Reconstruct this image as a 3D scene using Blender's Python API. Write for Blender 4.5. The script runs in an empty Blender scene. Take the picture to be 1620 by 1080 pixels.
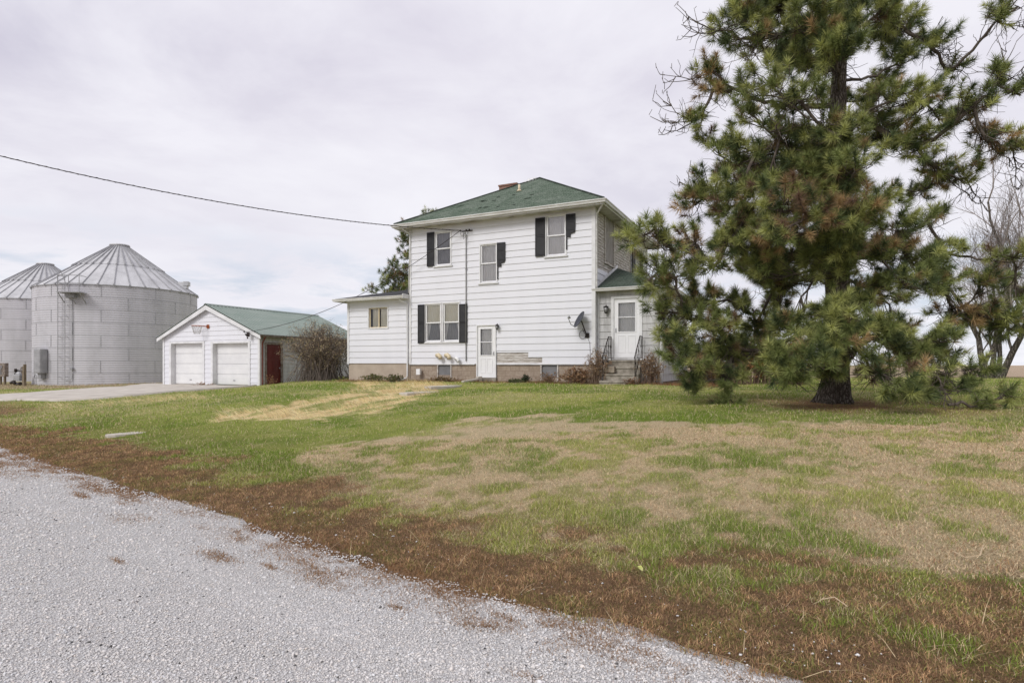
import bpy, math, random
import numpy as np
from mathutils import Vector, Matrix
random.seed(7); RNG = np.random.default_rng(7)
SC = bpy.context.scene
COL = SC.collection
# ---------------------------------------------------------------- camera model (metres, eye height E over the road)
F, CX, HY, E = 933.0, 810.0, 577.0, 1.62
R = math.radians
HOUSE = (3.09, 22.0); GAR = (-12.4, 29.0)
ANG = -R(25.7)
e1 = (math.cos(ANG), math.sin(ANG)); e2 = (-math.sin(ANG), math.cos(ANG))

# ---------------------------------------------------------------- numeric helpers
def sst(x, a, b):
    t = np.clip((np.asarray(x, float) - a) / (b - a), 0, 1); return t * t * (3 - 2 * t)
def _h(ix, iy, s):
    n = (ix.astype(np.int64) * 374761393 + iy.astype(np.int64) * 668265263 + s * 982451653) & 0xffffffff
    n = ((n ^ (n >> 13)) * 1274126177) & 0xffffffff
    return ((n ^ (n >> 16)) & 0xffff) / 65535.0
def vnoise(x, y, s=0):
    x = np.asarray(x, float); y = np.asarray(y, float)
    ix = np.floor(x); iy = np.floor(y); fx = x - ix; fy = y - iy
    fx = fx * fx * (3 - 2 * fx); fy = fy * fy * (3 - 2 * fy)
    a = _h(ix, iy, s); b = _h(ix + 1, iy, s); c = _h(ix, iy + 1, s); d = _h(ix + 1, iy + 1, s)
    return (a * (1 - fx) + b * fx) * (1 - fy) + (c * (1 - fx) + d * fx) * fy
def fbm(x, y, s=0, o=4):
    t = 0; a = .5; n = 0
    for i in range(o):
        t = t + a * vnoise(np.asarray(x) * 2 ** i + 17.3 * i, np.asarray(y) * 2 ** i - 9.1 * i, s + i); n += a; a *= .5
    return t / n
def dist_road(X, Y): return (X - 1.28) * .6 + (Y - 3.07) * .8
CREASE = []
def hrel0(X, Y):
    X = np.asarray(X, float); Y = np.asarray(Y, float)
    d = dist_road(X, Y)
    S = np.interp(d, [-1, 0, 1.5, 3, 6, 9, 12, 16, 22], [0, .02, .12, .26, .5, .72, .85, .97, 1.0])
    a = .40 + .24 * sst(X, -24, -18) + .36 * sst(X, -14, -8.5) - .14 * sst(X, 3.5, 8)
    far = sst(Y, 30, 60)
    a = a * (1 - far) + .33 * far
    return -E + a * S
def seg_dist(X, Y, pts):
    best = np.full(np.shape(X), 1e9); tt = np.zeros(np.shape(X))
    n = len(pts) - 1
    for i in range(n):
        ax, ay = pts[i]; bx, by = pts[i + 1]; dx, dy = bx - ax, by - ay
        t = np.clip(((X - ax) * dx + (Y - ay) * dy) / (dx * dx + dy * dy), 0, 1)
        D = np.hypot(X - ax - t * dx, Y - ay - t * dy)
        m = D < best; best = np.where(m, D, best); tt = np.where(m, (i + t) / n, tt)
    return best, tt
def hrel(X, Y):
    z = hrel0(X, Y)
    near = 1 - sst(np.hypot(X, Y), 60, 200)
    lawn = sst(dist_road(X, Y), .2, 2.5)
    z = z + near * lawn * ((fbm(np.asarray(X) * .35, np.asarray(Y) * .35, 3, 3) - .5) * .10 + (fbm(np.asarray(X) * 1.7, np.asarray(Y) * 1.7, 5, 3) - .5) * .035)
    if CREASE:
        D, t = seg_dist(X, Y, CREASE)
        w = np.sin(np.clip(t, 0, 1) * math.pi) ** .5
        z = z + w * (-.28 * np.exp(-(D / .20) ** 2) + .09 * np.exp(-((D - .6) / .35) ** 2))
    return z
def ground(X, Y): return float(hrel(np.array([X]), np.array([Y]))[0]) + E
def hit(px, py, fn=hrel):
    Y = np.linspace(2.2, 120, 6000) if py < 700 else np.linspace(2, 25, 6000)
    X = (px - CX) / F * Y; z = (HY - py) / F * Y
    below = z <= fn(X, Y)
    i = int(np.argmax(below)) if below.any() else len(Y) - 1
    return float(X[i]), float(Y[i])
CREASE_PX = [(335, 659), (400, 652), (460, 643), (520, 636), (570, 629), (620, 621), (660, 615), (700, 609)]
_c = [hit(x, y, hrel0) for x, y in CREASE_PX]
CREASE = _c
def poly_in(X, Y, poly):
    ins = np.zeros(np.shape(X), bool); n = len(poly); j = n - 1
    for i in range(n):
        xi, yi = poly[i]; xj, yj = poly[j]
        c = ((yi > Y) != (yj > Y)) & (X < (xj - xi) * (Y - yi) / (yj - yi + 1e-12) + xi)
        ins ^= c; j = i
    return ins
def pxpoly(pts): return [hit(x, y) for x, y in pts]

# ---------------------------------------------------------------- house plane solvers
def HX(px, t=0.0, O=HOUSE):
    r = (px - CX) / F
    return (r * (O[1] + t * e2[1]) - O[0] - t * e2[0]) / (e1[0] - r * e1[1])
def SY(px, s=0.0, O=HOUSE):           # depth along the side wall x = s
    r = (px - CX) / F
    return (r * (O[1] + s * e1[1]) - O[0] - s * e1[0]) / (e2[0] - r * e2[1])
def wpt(O, x, y): return (O[0] + x * e1[0] + y * e2[0], O[1] + x * e1[1] + y * e2[1])
def ZZ(py, O, x, y): return (HY - py) / F * wpt(O, x, y)[1] + E
def hrect(px0, py0, px1, py1, t=0.0, O=HOUSE):
    x0, x1 = HX(px0, t, O), HX(px1, t, O); xm = (x0 + x1) / 2
    return x0, x1, ZZ(py1, O, xm, t), ZZ(py0, O, xm, t)

# ---------------------------------------------------------------- materials
def lin(c):
    return tuple((v / 12.92 if v <= .04045 else ((v + .055) / 1.055) ** 2.4) for v in (x / 255. for x in c))
MATS = {}
class NT:
    def __init__(s, name):
        s.m = bpy.data.materials.new(name); s.m.use_nodes = True
        s.t = s.m.node_tree; s.n = s.t.nodes; s.b = s.n['Principled BSDF']; MATS[name] = s.m
    def add(s, k, **kw):
        n = s.n.new(k)
        for a, v in kw.items():
            if a in n.inputs: n.inputs[a].default_value = v
            else: setattr(n, a, v)
        return n
    def link(s, a, b): s.t.links.new(a, b)
    def noise(s, scale, detail=4, rough=.6, vec=None, dist=0):
        n = s.add('ShaderNodeTexNoise'); n.inputs['Scale'].default_value = scale; n.inputs['Detail'].default_value = detail
        n.inputs['Roughness'].default_value = rough; n.inputs['Distortion'].default_value = dist
        s.link(vec if vec else s.coord(), n.inputs['Vector']); return n.outputs['Fac']
    def coord(s):
        if not hasattr(s, '_tc'): s._tc = s.add('ShaderNodeTexCoord')
        return s._tc.outputs['Object']
    def mapping(s, scale=(1, 1, 1), rot=(0, 0, 0)):
        m = s.add('ShaderNodeMapping'); m.inputs['Scale'].default_value = scale; m.inputs['Rotation'].default_value = rot
        s.link(s.coord(), m.inputs['Vector']); return m.outputs['Vector']
    def ramp(s, fac, stops):
        r = s.add('ShaderNodeValToRGB'); e = r.color_ramp.elements
        while len(e) < len(stops): e.new(.5)
        for i, (p, c) in enumerate(stops):
            e[i].position = p; e[i].color = (*c[:3], 1) if not isinstance(c, (int, float)) else (c, c, c, 1)
        s.link(fac, r.inputs['Fac']); return r.outputs['Color']
    def mix(s, fac, a, b, mode='MIX'):
        m = s.add('ShaderNodeMix', data_type='RGBA', blend_type=mode)
        for v, i in ((fac, 0), (a, 6), (b, 7)):
            if isinstance(v, (int, float)): m.inputs[i].default_value = v if i == 0 else (v, v, v, 1)
            elif isinstance(v, tuple): m.inputs[i].default_value = (*v[:3], 1)
            else: s.link(v, m.inputs[i])
        return m.outputs[2]
    def math(s, op, a, b=0.0, c=None):
        m = s.add('ShaderNodeMath', operation=op)
        for i, v in enumerate((a, b) if c is None else (a, b, c)):
            if isinstance(v, (int, float)): m.inputs[i].default_value = v
            else: s.link(v, m.inputs[i])
        return m.outputs[0]
    def color(s, c):
        if isinstance(c, tuple): s.b.inputs['Base Color'].default_value = (*c[:3], 1)
        else: s.link(c, s.b.inputs['Base Color'])
    def bump(s, h, strength=.5, dist=.01, prev=None):
        b = s.add('ShaderNodeBump'); b.inputs['Strength'].default_value = strength; b.inputs['Distance'].default_value = dist
        s.link(h, b.inputs['Height'])
        if prev is not None: s.link(prev, b.inputs['Normal'])
        s.link(b.outputs[0], s.b.inputs['Normal']); return b.outputs[0]
    def set(s, rough=.7, metal=0., spec=.3):
        s.b.inputs['Roughness'].default_value = rough; s.b.inputs['Metallic'].default_value = metal
        s.b.inputs['Specular IOR Level'].default_value = spec
def simple(name, c1, c2=None, scale=3., rough=.7, bump=0., bscale=40., metal=0., spec=.3, stops=(.35, .65), dist=.01, stretch=None):
    m = NT(name); m.set(rough, metal, spec)
    vec = m.mapping(stretch) if stretch else None
    if c2 is None: m.color(c1)
    else: m.color(m.ramp(m.noise(scale, 6, .65, vec), [(stops[0], c1), (stops[1], c2)]))
    if bump: m.bump(m.noise(bscale, 4, .6, vec), bump, dist)
    return m.m
def vcol(name, rough=.8, spec=.15, transl=0.):
    m = NT(name); m.set(rough, 0, spec)
    a = m.add('ShaderNodeAttribute', attribute_name='Col'); m.color(a.outputs['Color'])
    if transl:
        t = m.add('ShaderNodeBsdfTranslucent'); m.link(a.outputs['Color'], t.inputs['Color'])
        mx = m.add('ShaderNodeMixShader'); mx.inputs[0].default_value = transl
        m.link(m.b.outputs[0], mx.inputs[1]); m.link(t.outputs[0], mx.inputs[2])
        m.link(mx.outputs[0], m.n['Material Output'].inputs['Surface'])
    return m.m

def make_mats():
    # white aluminium siding: faint grime in vertical streaks and broad chalky variation
    m = NT('siding'); m.set(.45, 0, .35)
    st = m.noise(1.0, 4, .5, m.mapping((2.2, 2.2, .4))); br = m.noise(.7, 3)
    c = m.ramp(st, [(.25, (.675, .68, .72)), (.6, (.71, .715, .755))])
    c = m.mix(m.ramp(br, [(.35, 0.), (.7, .4)]), c, (.69, .69, .725)); m.color(c)
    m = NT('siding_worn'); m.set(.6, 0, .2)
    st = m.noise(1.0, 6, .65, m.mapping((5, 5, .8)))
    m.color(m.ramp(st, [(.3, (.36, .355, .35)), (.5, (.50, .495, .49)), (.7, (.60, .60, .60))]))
    simple('trim', (.60, .60, .60), (.74, .74, .75), 2.5, .45, .05)
    simple('gutter', (.52, .51, .49), (.72, .72, .71), 1.6, .4, .05, stretch=(1, 1, 4))
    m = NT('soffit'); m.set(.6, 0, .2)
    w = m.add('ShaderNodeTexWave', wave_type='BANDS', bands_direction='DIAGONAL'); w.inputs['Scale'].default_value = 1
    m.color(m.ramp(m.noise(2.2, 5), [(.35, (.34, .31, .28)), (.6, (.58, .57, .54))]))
    # bare weathered clapboards
    m = NT('weathered_wood'); m.set(.85, 0, .1)
    g = m.noise(2.0, 8, .7, m.mapping((1.2, 1.2, 14)))
    c = m.ramp(g, [(.3, (.17, .14, .115)), (.46, (.38, .34, .30)), (.58, (.62, .60, .57)), (.8, (.70, .69, .67))]); m.color(c)
    m.bump(g, .5, .01)
    simple('plywood', (.22, .20, .18), (.33, .31, .29), 3, .85, .2, 30, stretch=(2, 2, .7))
    simple('shutter', (.018, .018, .02), (.030, .030, .033), 4, .55, .1)
    simple('dark', (.02, .02, .02), None, rough=.9)
    simple('cream_plastic', (.60, .50, .33), (.68, .60, .44), 8, .45)
    simple('white_plastic', (.75, .75, .75), (.8, .8, .8), 6, .35)
    simple('black_metal', (.015, .015, .016), (.05, .035, .028), 20, .5, .1, metal=.4)
    simple('dish_grey', (.045, .05, .062), (.06, .065, .08), 6, .45)
    simple('galv', (.30, .30, .31), (.42, .42, .43), 3, .5, .05, metal=.35)
    simple('door_white', (.74, .74, .75), (.79, .79, .80), 2, .4, .03)
    simple('garage_door', (.66, .66, .67), (.74, .74, .74), 1.5, .45, .03)
    simple('red_door', (.085, .012, .010), (.13, .022, .018), 2.5, .45, .08, stretch=(1, 1, .3))
    simple('red_metal', (.10, .03, .022), (.16, .05, .035), 9, .6)
    simple('rusty', (.13, .09, .06), (.30, .27, .25), 7, .8, .2)
    simple('concrete', (.42, .38, .33), (.56, .52, .46), 1.6, .9, .3, 60, dist=.006)
    simple('old_concrete', (.17, .15, .12), (.40, .365, .31), 3.5, .95, .5, 30, dist=.01)
    simple('annex_foundation', (.38, .315, .25), (.45, .38, .305), 2, .9, .25, 50)
    simple('orange_metal', (.32, .08, .03), (.42, .13, .05), 9, .6)
    simple('net', (.45, .44, .42), None, rough=.9)
    simple('curtain', (.84, .83, .82), (.90, .89, .88), 3, .9)
    simple('curtain_cream', (.92, .87, .72), (.94, .91, .80), 3, .9)  # cream cloth, colour brightened to stand in for reflection in the upper panes
    simple('screen', (.16, .16, .165), (.21, .21, .215), 3, .8)
    simple('grey_backing', (.34, .34, .36), (.42, .42, .44), 2, .8)  # grey sheet behind glass, pane reflection painted as its colour
    simple('stone', (.24, .20, .16), (.42, .36, .29), 5, .9, .5, 12, dist=.03)
    m = NT('lamp_glass'); m.color((.25, .25, .25)); m.set(.15, 0, .5)
    # glass: mirror-like reflection over a see-through pane
    m = NT('glass'); tr = m.add('ShaderNodeBsdfTransparent'); gl = m.add('ShaderNodeBsdfGlossy')
    tr.inputs['Color'].default_value = (.97, .975, .98, 1); gl.inputs['Roughness'].default_value = .04
    mx = m.add('ShaderNodeMixShader'); fr = m.add('ShaderNodeFresnel'); fr.inputs['IOR'].default_value = 1.75
    m.link(fr.outputs[0], mx.inputs[0]); m.link(tr.outputs[0], mx.inputs[1]); m.link(gl.outputs[0], mx.inputs[2])
    m.link(mx.outputs[0], m.n['Material Output'].inputs['Surface'])
    # shingles
    def shingle(name, c1, c2, c3):
        m = NT(name); m.set(.95, 0, .1)
        v = m.coord()
        br = m.add('ShaderNodeTexBrick'); br.offset = .5
        br.inputs['Scale'].default_value = 1.; br.inputs['Brick Width'].default_value = .30; br.inputs['Row Height'].default_value = .13
        br.inputs['Mortar Size'].default_value = .016; br.inputs['Mortar Smooth'].default_value = .3
        br.inputs['Color1'].default_value = (*c1, 1); br.inputs['Color2'].default_value = (*c2, 1); br.inputs['Mortar'].default_value = (*[x * .35 for x in c1], 1)
        uv = m.add('ShaderNodeAttribute', attribute_name='UVMap'); m.link(uv.outputs['Vector'], br.inputs['Vector'])
        n = m.noise(1.3, 6, .7); n2 = m.noise(14, 4, .7)
        c = m.mix(m.ramp(n, [(.42, 0.), (.72, .75)]), br.outputs['Color'], c3)
        c = m.mix(m.ramp(n2, [(.36, .7), (.56, 0.)]), c, tuple(x * .4 for x in c1))
        c = m.mix(m.ramp(m.noise(9, 6, .8), [(.52, 0.), (.68, .6)]), c, tuple(x * 1.25 for x in c3)); m.color(c)
        h = m.mix(.5, br.outputs['Fac'], n2); m.bump(h, .8, .012)
    shingle('green_shingle', (.100, .140, .100), (.130, .172, .128), (.21, .24, .20))
    shingle('porch_shingle', (.070, .096, .074), (.088, .115, .092), (.12, .135, .115))
    shingle('grey_shingle', (.06, .062, .065), (.08, .082, .085), (.11, .11, .115))
    # rock faced block
    m = NT('block'); m.set(.9, 0, .15)
    br = m.add('ShaderNodeTexBrick'); br.offset = .5
    for k, v in (('Scale', 1.), ('Brick Width', .41), ('Row Height', .205), ('Mortar Size', .012), ('Mortar Smooth', .4)): br.inputs[k].default_value = v
    br.inputs['Color1'].default_value = (.32, .26, .205, 1); br.inputs['Color2'].default_value = (.40, .335, .27, 1); br.inputs['Mortar'].default_value = (.26, .20, .155, 1)
    cmb = m.add('ShaderNodeCombineXYZ'); sp = m.add('ShaderNodeSeparateXYZ'); m.link(m.coord(), sp.inputs[0])
    m.link(m.math('ADD', sp.outputs[0], sp.outputs[1]), cmb.inputs[0]); m.link(sp.outputs[2], cmb.inputs[1]); m.link(cmb.outputs[0], br.inputs['Vector'])
    n = m.noise(9, 6, .65); c = m.mix(m.ramp(n, [(.35, .5), (.65, 0.)]), br.outputs['Color'], (.22, .165, .12)); m.color(c)
    b1 = m.bump(br.outputs['Fac'], -.8, .02); m.bump(n, .9, .03, b1)
    m = NT('red_brick'); m.set(.9, 0, .15)
    br = m.add('ShaderNodeTexBrick')
    for k, v in (('Scale', 1.), ('Brick Width', .21), ('Row Height', .075), ('Mortar Size', .008)): br.inputs[k].default_value = v
    br.inputs['Color1'].default_value = (.27, .14, .10, 1); br.inputs['Color2'].default_value = (.21, .105, .075, 1); br.inputs['Mortar'].default_value = (.26, .22, .19, 1)
    cmb = m.add('ShaderNodeCombineXYZ'); sp = m.add('ShaderNodeSeparateXYZ'); m.link(m.coord(), sp.inputs[0])
    m.link(m.math('ADD', sp.outputs[0], sp.outputs[1]), cmb.inputs[0]); m.link(sp.outputs[2], cmb.inputs[1]); m.link(cmb.outputs[0], br.inputs['Vector']); m.color(br.outputs['Color'])
    # painted metal garage roof
    simple('green_metal', (.19, .245, .21), (.265, .31, .275), 1.2, .45, .05, metal=.1, stretch=(3, .5, 1))
    # grain bin sheet
    m = NT('bin_sheet'); m.set(.6, .0, .35)
    a = m.noise(.9, 6, .6, m.mapping((1.6, 1.6, .25))); b = m.noise(1.2, 4)
    c = m.ramp(a, [(.3, (.44, .435, .455)), (.65, (.53, .52, .55))])
    c = m.mix(m.ramp(b, [(.55, 0.), (.75, .3)]), c, (.24, .235, .24)); m.color(c)
    m = NT('bin_roof'); m.set(.5, .1, .4)
    m.color(m.ramp(m.noise(1.1, 6, .65, m.mapping((1, 1, .6))), [(.3, (.40, .40, .405)), (.55, (.56, .56, .565)), (.75, (.64, .64, .645))]))
    simple('bin_rib', (.27, .27, .28), (.36, .36, .37), 3, .6)
    simple('bin_seam', (.37, .37, .385), (.44, .44, .455), 3, .6)
    # bark
    def bark(name, c1, c2, c3, sc=(6, 6, 1.3)):
        m = NT(name); m.set(.95, 0, .08)
        v = m.add('ShaderNodeTexVoronoi', feature='DISTANCE_TO_EDGE'); v.inputs['Scale'].default_value = 1.6
        vm = m.add('ShaderNodeVectorMath', operation='ADD'); nn = m.add('ShaderNodeTexNoise'); nn.inputs['Scale'].default_value = 5; nn.inputs['Detail'].default_value = 5; m.link(m.coord(), nn.inputs['Vector'])
        m.link(m.mapping(sc), vm.inputs[0]); m.link(nn.outputs['Color'], vm.inputs[1]); m.link(vm.outputs[0], v.inputs['Vector']); n = m.noise(10, 6, .7)
        h = m.math('MULTIPLY', m.math('MINIMUM', v.outputs['Distance'], .25), 4.)
        c = m.mix(h, c1, m.ramp(n, [(.3, c2), (.7, c3)])); m.color(c)
        m.bump(m.math('ADD', h, m.math('MULTIPLY', n, .6)), 1., .03)
    bark('pine_bark', (.055, .043, .035), (.12, .10, .083), (.27, .24, .21), (13, 13, 2.6))
    bark('grey_bark', (.05, .042, .036), (.12, .10, .085), (.22, .20, .18))
    simple('twig_bark', (.055, .042, .034), (.15, .125, .105), 4, .9, .3, 30)
    simple('grey_twig', (.20, .165, .155), (.32, .28, .26), 4, .9)
    simple('red_twig', (.13, .085, .06), (.26, .185, .13), 4, .9)
    simple('bush_twig', (.10, .08, .068), (.20, .165, .14), 4, .9)
    simple('post_wood', (.10, .075, .05), (.26, .21, .15), 6, .9, .4, 30, stretch=(3, 3, .5))
    vcol('leaf', .7, .2, .25); vcol('needle', .55, .3, .15); vcol('blade', .75, .15, .25); vcol('pebble', .85, .15)
    # ground
    m = NT('ground'); m.set(.95, 0, .08)
    a = m.add('ShaderNodeAttribute', attribute_name='Col')
    n1 = m.noise(34, 8, .8); n2 = m.noise(190, 4, .8)
    c = m.mix(m.ramp(n1, [(.38, .9), (.56, 0.)]), a.outputs['Color'], m.mix(1., a.outputs['Color'], .5, 'MULTIPLY'))
    c = m.mix(m.ramp(n2, [(.5, 0.), (.62, .8)]), c, m.mix(1., a.outputs['Color'], 1.5, 'MULTIPLY'))
    m.color(c); m.bump(m.math('ADD', n1, m.math('MULTIPLY', n2, .5)), .9, .05)
    # crushed limestone
    m = NT('gravel'); m.set(.9, 0, .15)
    v = m.add('ShaderNodeTexVoronoi'); v.inputs['Scale'].default_value = 85; m.link(m.coord(), v.inputs['Vector'])
    v2 = m.add('ShaderNodeTexVoronoi'); v2.inputs['Scale'].default_value = 150; m.link(m.coord(), v2.inputs['Vector'])
    sx = m.add('ShaderNodeSeparateColor'); m.link(v.outputs['Color'], sx.inputs[0])
    c = m.ramp(sx.outputs[0], [(0, (.42, .41, .40)), (.25, (.53, .52, .51)), (.8, (.65, .64, .63)), (1, (.71, .70, .69))])
    gap = m.ramp(v.outputs['Distance'], [(.42, 0.), (.75, .8)])
    c = m.mix(gap, c, (.34, .33, .32))
    c = m.mix(m.ramp(m.noise(.8, 4), [(.35, 0.), (.7, .25)]), c, (.50, .47, .44))
    c = m.mix(m.ramp(m.noise(.9, 5, .6, m.mapping((.25, 1.6, 1), (0, 0, R(36.9)))), [(.42, 0.), (.62, .30)]), c, (.44, .425, .41)); m.color(c)
    h = m.math('SUBTRACT', 1., v.outputs['Distance']); h2 = m.math('SUBTRACT', 1., v2.outputs['Distance'])
    m.bump(m.math('ADD', h, m.math('MULTIPLY', h2, .3)), .9, .012)
make_mats()

# ---------------------------------------------------------------- mesh builder
class MB:
    def __init__(s): s.v = []; s.f = []; s.mi = []; s.T = None; s.uvs = {}
    def _t(s, p): return s.T(*p) if s.T else tuple(p)
    def poly(s, pts, mi=0, uv=None):
        b = len(s.v); s.v += [s._t(p) for p in pts]; s.f.append(tuple(range(b, b + len(pts)))); s.mi.append(mi)
        if uv: s.uvs[len(s.f) - 1] = uv
    def box(s, x0, x1, y0, y1, z0, z1, mi=0):
        b = len(s.v)
        s.v += [s._t(p) for p in ((x0, y0, z0), (x1, y0, z0), (x1, y1, z0), (x0, y1, z0), (x0, y0, z1), (x1, y0, z1), (x1, y1, z1), (x0, y1, z1))]
        for q in ((0, 3, 2, 1), (4, 5, 6, 7), (0, 1, 5, 4), (1, 2, 6, 5), (2, 3, 7, 6), (3, 0, 4, 7)):
            s.f.append(tuple(b + i for i in q)); s.mi.append(mi)
    def prism(s, prof, a, b, axis='x', mi=0):     # closed profile swept along an axis
        n = len(prof)
        def P(u, w, t): return {'x': (t, u, w), 'y': (u, t, w), 'z': (u, w, t)}[axis]
        k = len(s.v)
        for t in (a, b): s.v += [s._t(P(u, w, t)) for u, w in prof]
        for i in range(n):
            j = (i + 1) % n; s.f.append((k + i, k + j, k + n + j, k + n + i)); s.mi.append(mi)
        s.f.append(tuple(k + i for i in range(n))[::-1]); s.f.append(tuple(k + n + i for i in range(n))); s.mi += [mi, mi]
    def tube(s, pts, rad, n=8, mi=0, cap=True):
        pts = [Vector(p) for p in pts]; N = len(pts)
        if isinstance(rad, (int, float)): rad = [rad] * N
        k = len(s.v); up = None
        for i, p in enumerate(pts):
            d = (pts[min(i + 1, N - 1)] - pts[max(i - 1, 0)])
            d = d.normalized() if d.length > 1e-9 else Vector((0, 0, 1))
            if up is None: up = d.orthogonal().normalized()
            up = (up - d * up.dot(d)); up = up.normalized() if up.length > 1e-6 else d.orthogonal().normalized()
            w = d.cross(up)
            for j in range(n):
                a = 2 * math.pi * j / n
                s.v.append(s._t(p + (up * math.cos(a) + w * math.sin(a)) * rad[i]))
        for i in range(N - 1):
            for j in range(n):
                q = (j + 1) % n
                s.f.append((k + i * n + j, k + i * n + q, k + (i + 1) * n + q, k + (i + 1) * n + j)); s.mi.append(mi)
        if cap:
            s.f.append(tuple(k + j for j in range(n))[::-1]); s.f.append(tuple(k + (N - 1) * n + j for j in range(n))); s.mi += [mi, mi]
    def ball(s, c, r, mi=0, n=10, sc=(1, 1, 1)):
        k = len(s.v); m = n // 2
        for i in range(m + 1):
            th = math.pi * i / m
            for j in range(n):
                a = 2 * math.pi * j / n
                s.v.append(s._t((c[0] + r * sc[0] * math.sin(th) * math.cos(a), c[1] + r * sc[1] * math.sin(th) * math.sin(a), c[2] + r * sc[2] * math.cos(th))))
        for i in range(m):
            for j in range(n):
                q = (j + 1) % n; s.f.append((k + i * n + j, k + i * n + q, k + (i + 1) * n + q, k + (i + 1) * n + j)); s.mi.append(mi)
    def build(s, name, mats, parent=None, smooth=False, bevel=0, loc=None):
        me = bpy.data.meshes.new(name); me.from_pydata([tuple(v) for v in s.v], [], s.f)
        if isinstance(mats, str): mats = [mats]
        for q in mats: me.materials.append(MATS[q])
        me.polygons.foreach_set('material_index', s.mi)
        if smooth: me.polygons.foreach_set('use_smooth', [True] * len(s.f))
        if s.uvs:
            uvl = me.uv_layers.new(name='UVMap')
            for pi, uv in s.uvs.items():
                for li, c in zip(me.polygons[pi].loop_indices, uv): uvl.data[li].uv = c
        me.validate(clean_customdata=False); me.update()
        o = bpy.data.objects.new(name, me); COL.objects.link(o)
        if parent: o.parent = parent
        if loc: o.location = loc
        if bevel:
            b = o.modifiers.new('bevel', 'BEVEL'); b.width = bevel; b.segments = 2; b.limit_method = 'ANGLE'
        return o
def npmesh(name, V, Fc, nside, mat, parent=None, col=None, smooth=False):
    me = bpy.data.meshes.new(name); nf = len(Fc)
    me.vertices.add(len(V)); me.vertices.foreach_set('co', np.asarray(V, np.float32).ravel())
    me.loops.add(nf * nside); me.loops.foreach_set('vertex_index', np.asarray(Fc, np.int32).ravel())
    me.polygons.add(nf); me.polygons.foreach_set('loop_start', np.arange(0, nf * nside, nside, dtype=np.int32))
    me.polygons.foreach_set('loop_total', np.full(nf, nside, np.int32))
    if smooth: me.polygons.foreach_set('use_smooth', np.ones(nf, bool))
    me.update(calc_edges=True)
    if col is not None:
        a = me.color_attributes.new('Col', 'FLOAT_COLOR', 'POINT')
        c = np.ones((len(V), 4), np.float32); c[:, :3] = col; a.data.foreach_set('color', c.ravel())
    me.materials.append(MATS[mat]); o = bpy.data.objects.new(name, me); COL.objects.link(o)
    if parent: o.parent = parent
    return o
def tag(o, label=None, cat=None, group=None, kind=None):
    if label: o['label'] = label
    if cat: o['category'] = cat
    if group: o['group'] = group
    if kind: o['kind'] = kind
    return o
def thing(name, label, cat, loc, rz=0, group=None):
    o = bpy.data.objects.new(name, None); COL.objects.link(o); o.empty_display_size = .3
    o.location = loc; o.rotation_euler = (0, 0, rz); return tag(o, label, cat, group)
# ================================================================ FARMHOUSE (local frame: x along the front wall, y into depth)
HB = E - .66
def zl(z): return z - HB
house = thing('farmhouse', 'white two storey farmhouse with green hip roof and black shutters', 'house', (HOUSE[0], HOUSE[1], HB), ANG)
WID, DEP = 8.336, 8.49
TF = lambda u, v, z: (u, -v, z)          # front wall: v points out to the road
TS = lambda u, v, z: (v, u, z)           # right side wall
def hr(a, b, c, d, t=0.0):
    x0, x1, z0, z1 = hrect(a, b, c, d, t); return x0, x1, zl(z0), zl(z1)
def siding(mb, u0, u1, z0, z1, holes=(), expo=.265, lip=.023, lim=None, v0=0.0, mi=0):
    n = max(1, int(round((z1 - z0) / expo))); ex = expo
    k = 0; z = z0
    while z < z1 - 1e-6:
        zt = min(z + ex, z1)
        br = sorted({z, zt} | {h for q in holes for h in (q[2], q[3]) if z < h < zt})
        for a, b in zip(br[:-1], br[1:]):
            mid = (a + b) / 2; iv = [(u0, u1)]
            for q in holes:
                if q[2] < mid < q[3]:
                    nv = []
                    for s, e in iv:
                        if q[1] <= s or q[0] >= e: nv.append((s, e)); continue
                        if q[0] > s: nv.append((s, q[0]))
                        if q[1] < e: nv.append((q[1], e))
                    iv = nv
            va = v0 + lip * (1 - (a - z) / ex); vb = v0 + lip * (1 - (b - z) / ex)
            for s, e in iv:
                if lim:
                    (sa, ea), (sb, eb) = lim(a), lim(b)
                    sa, ea, sb, eb = max(s, sa), min(e, ea), max(s, sb), min(e, eb)
                    if ea - sa < .01: continue
                    if eb - sb < .01: sb = eb = (sa + ea) / 2
                else: sa = sb = s; ea = eb = e
                mb.poly([(sa, va, a), (ea, va, a), (eb, vb, b), (sb, vb, b)], mi)
                if a == z: mb.poly([(sa, v0, a), (ea, v0, a), (ea, va, a), (sa, va, a)], mi)
        z = zt
def bxp(name, mat, par, T, *b):
    m = MB(); m.T = T; m.box(*b); return m.build(name, mat, par)
W1 = hr(689.5, 367, 713.3, 419); W2 = hr(760.7, 386.7, 786, 446); W3 = hr(865, 341, 895, 403.5)
WD = hr(673.5, 480.5, 726.5, 539.5); DB = hr(754.3, 514, 785.5, 597)
ZS0 = zl(ZZ(575.5, HOUSE, -4, 0)); ZS1 = zl(ZZ(326, HOUSE, 0, 0))
DMG = hr(785.8, 557.5, 836, 574.5); DMG2 = hr(836, 565.5, 858, 573.5)
DMG = (DMG[0], DMG[1], ZS0 + .03, DMG[3]); DMG2 = (DMG[1], DMG2[1], ZS0 + .03, DMG2[3])
m = MB(); m.T = TF
holes = [W1, W2, W3, WD, DB, DMG, DMG2]
siding(m, -WID, 0, ZS0, ZS1, holes)
for q in holes[:5]:                       # reveals
    for (a, b, c, d) in ((q[0], q[0], q[2], q[3]), (q[1], q[1], q[2], q[3])):
        m.poly([(a, .02, c), (a, -.12, c), (a, -.12, d), (a, .02, d)])
m.build('front_wall', 'siding', house)
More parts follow.
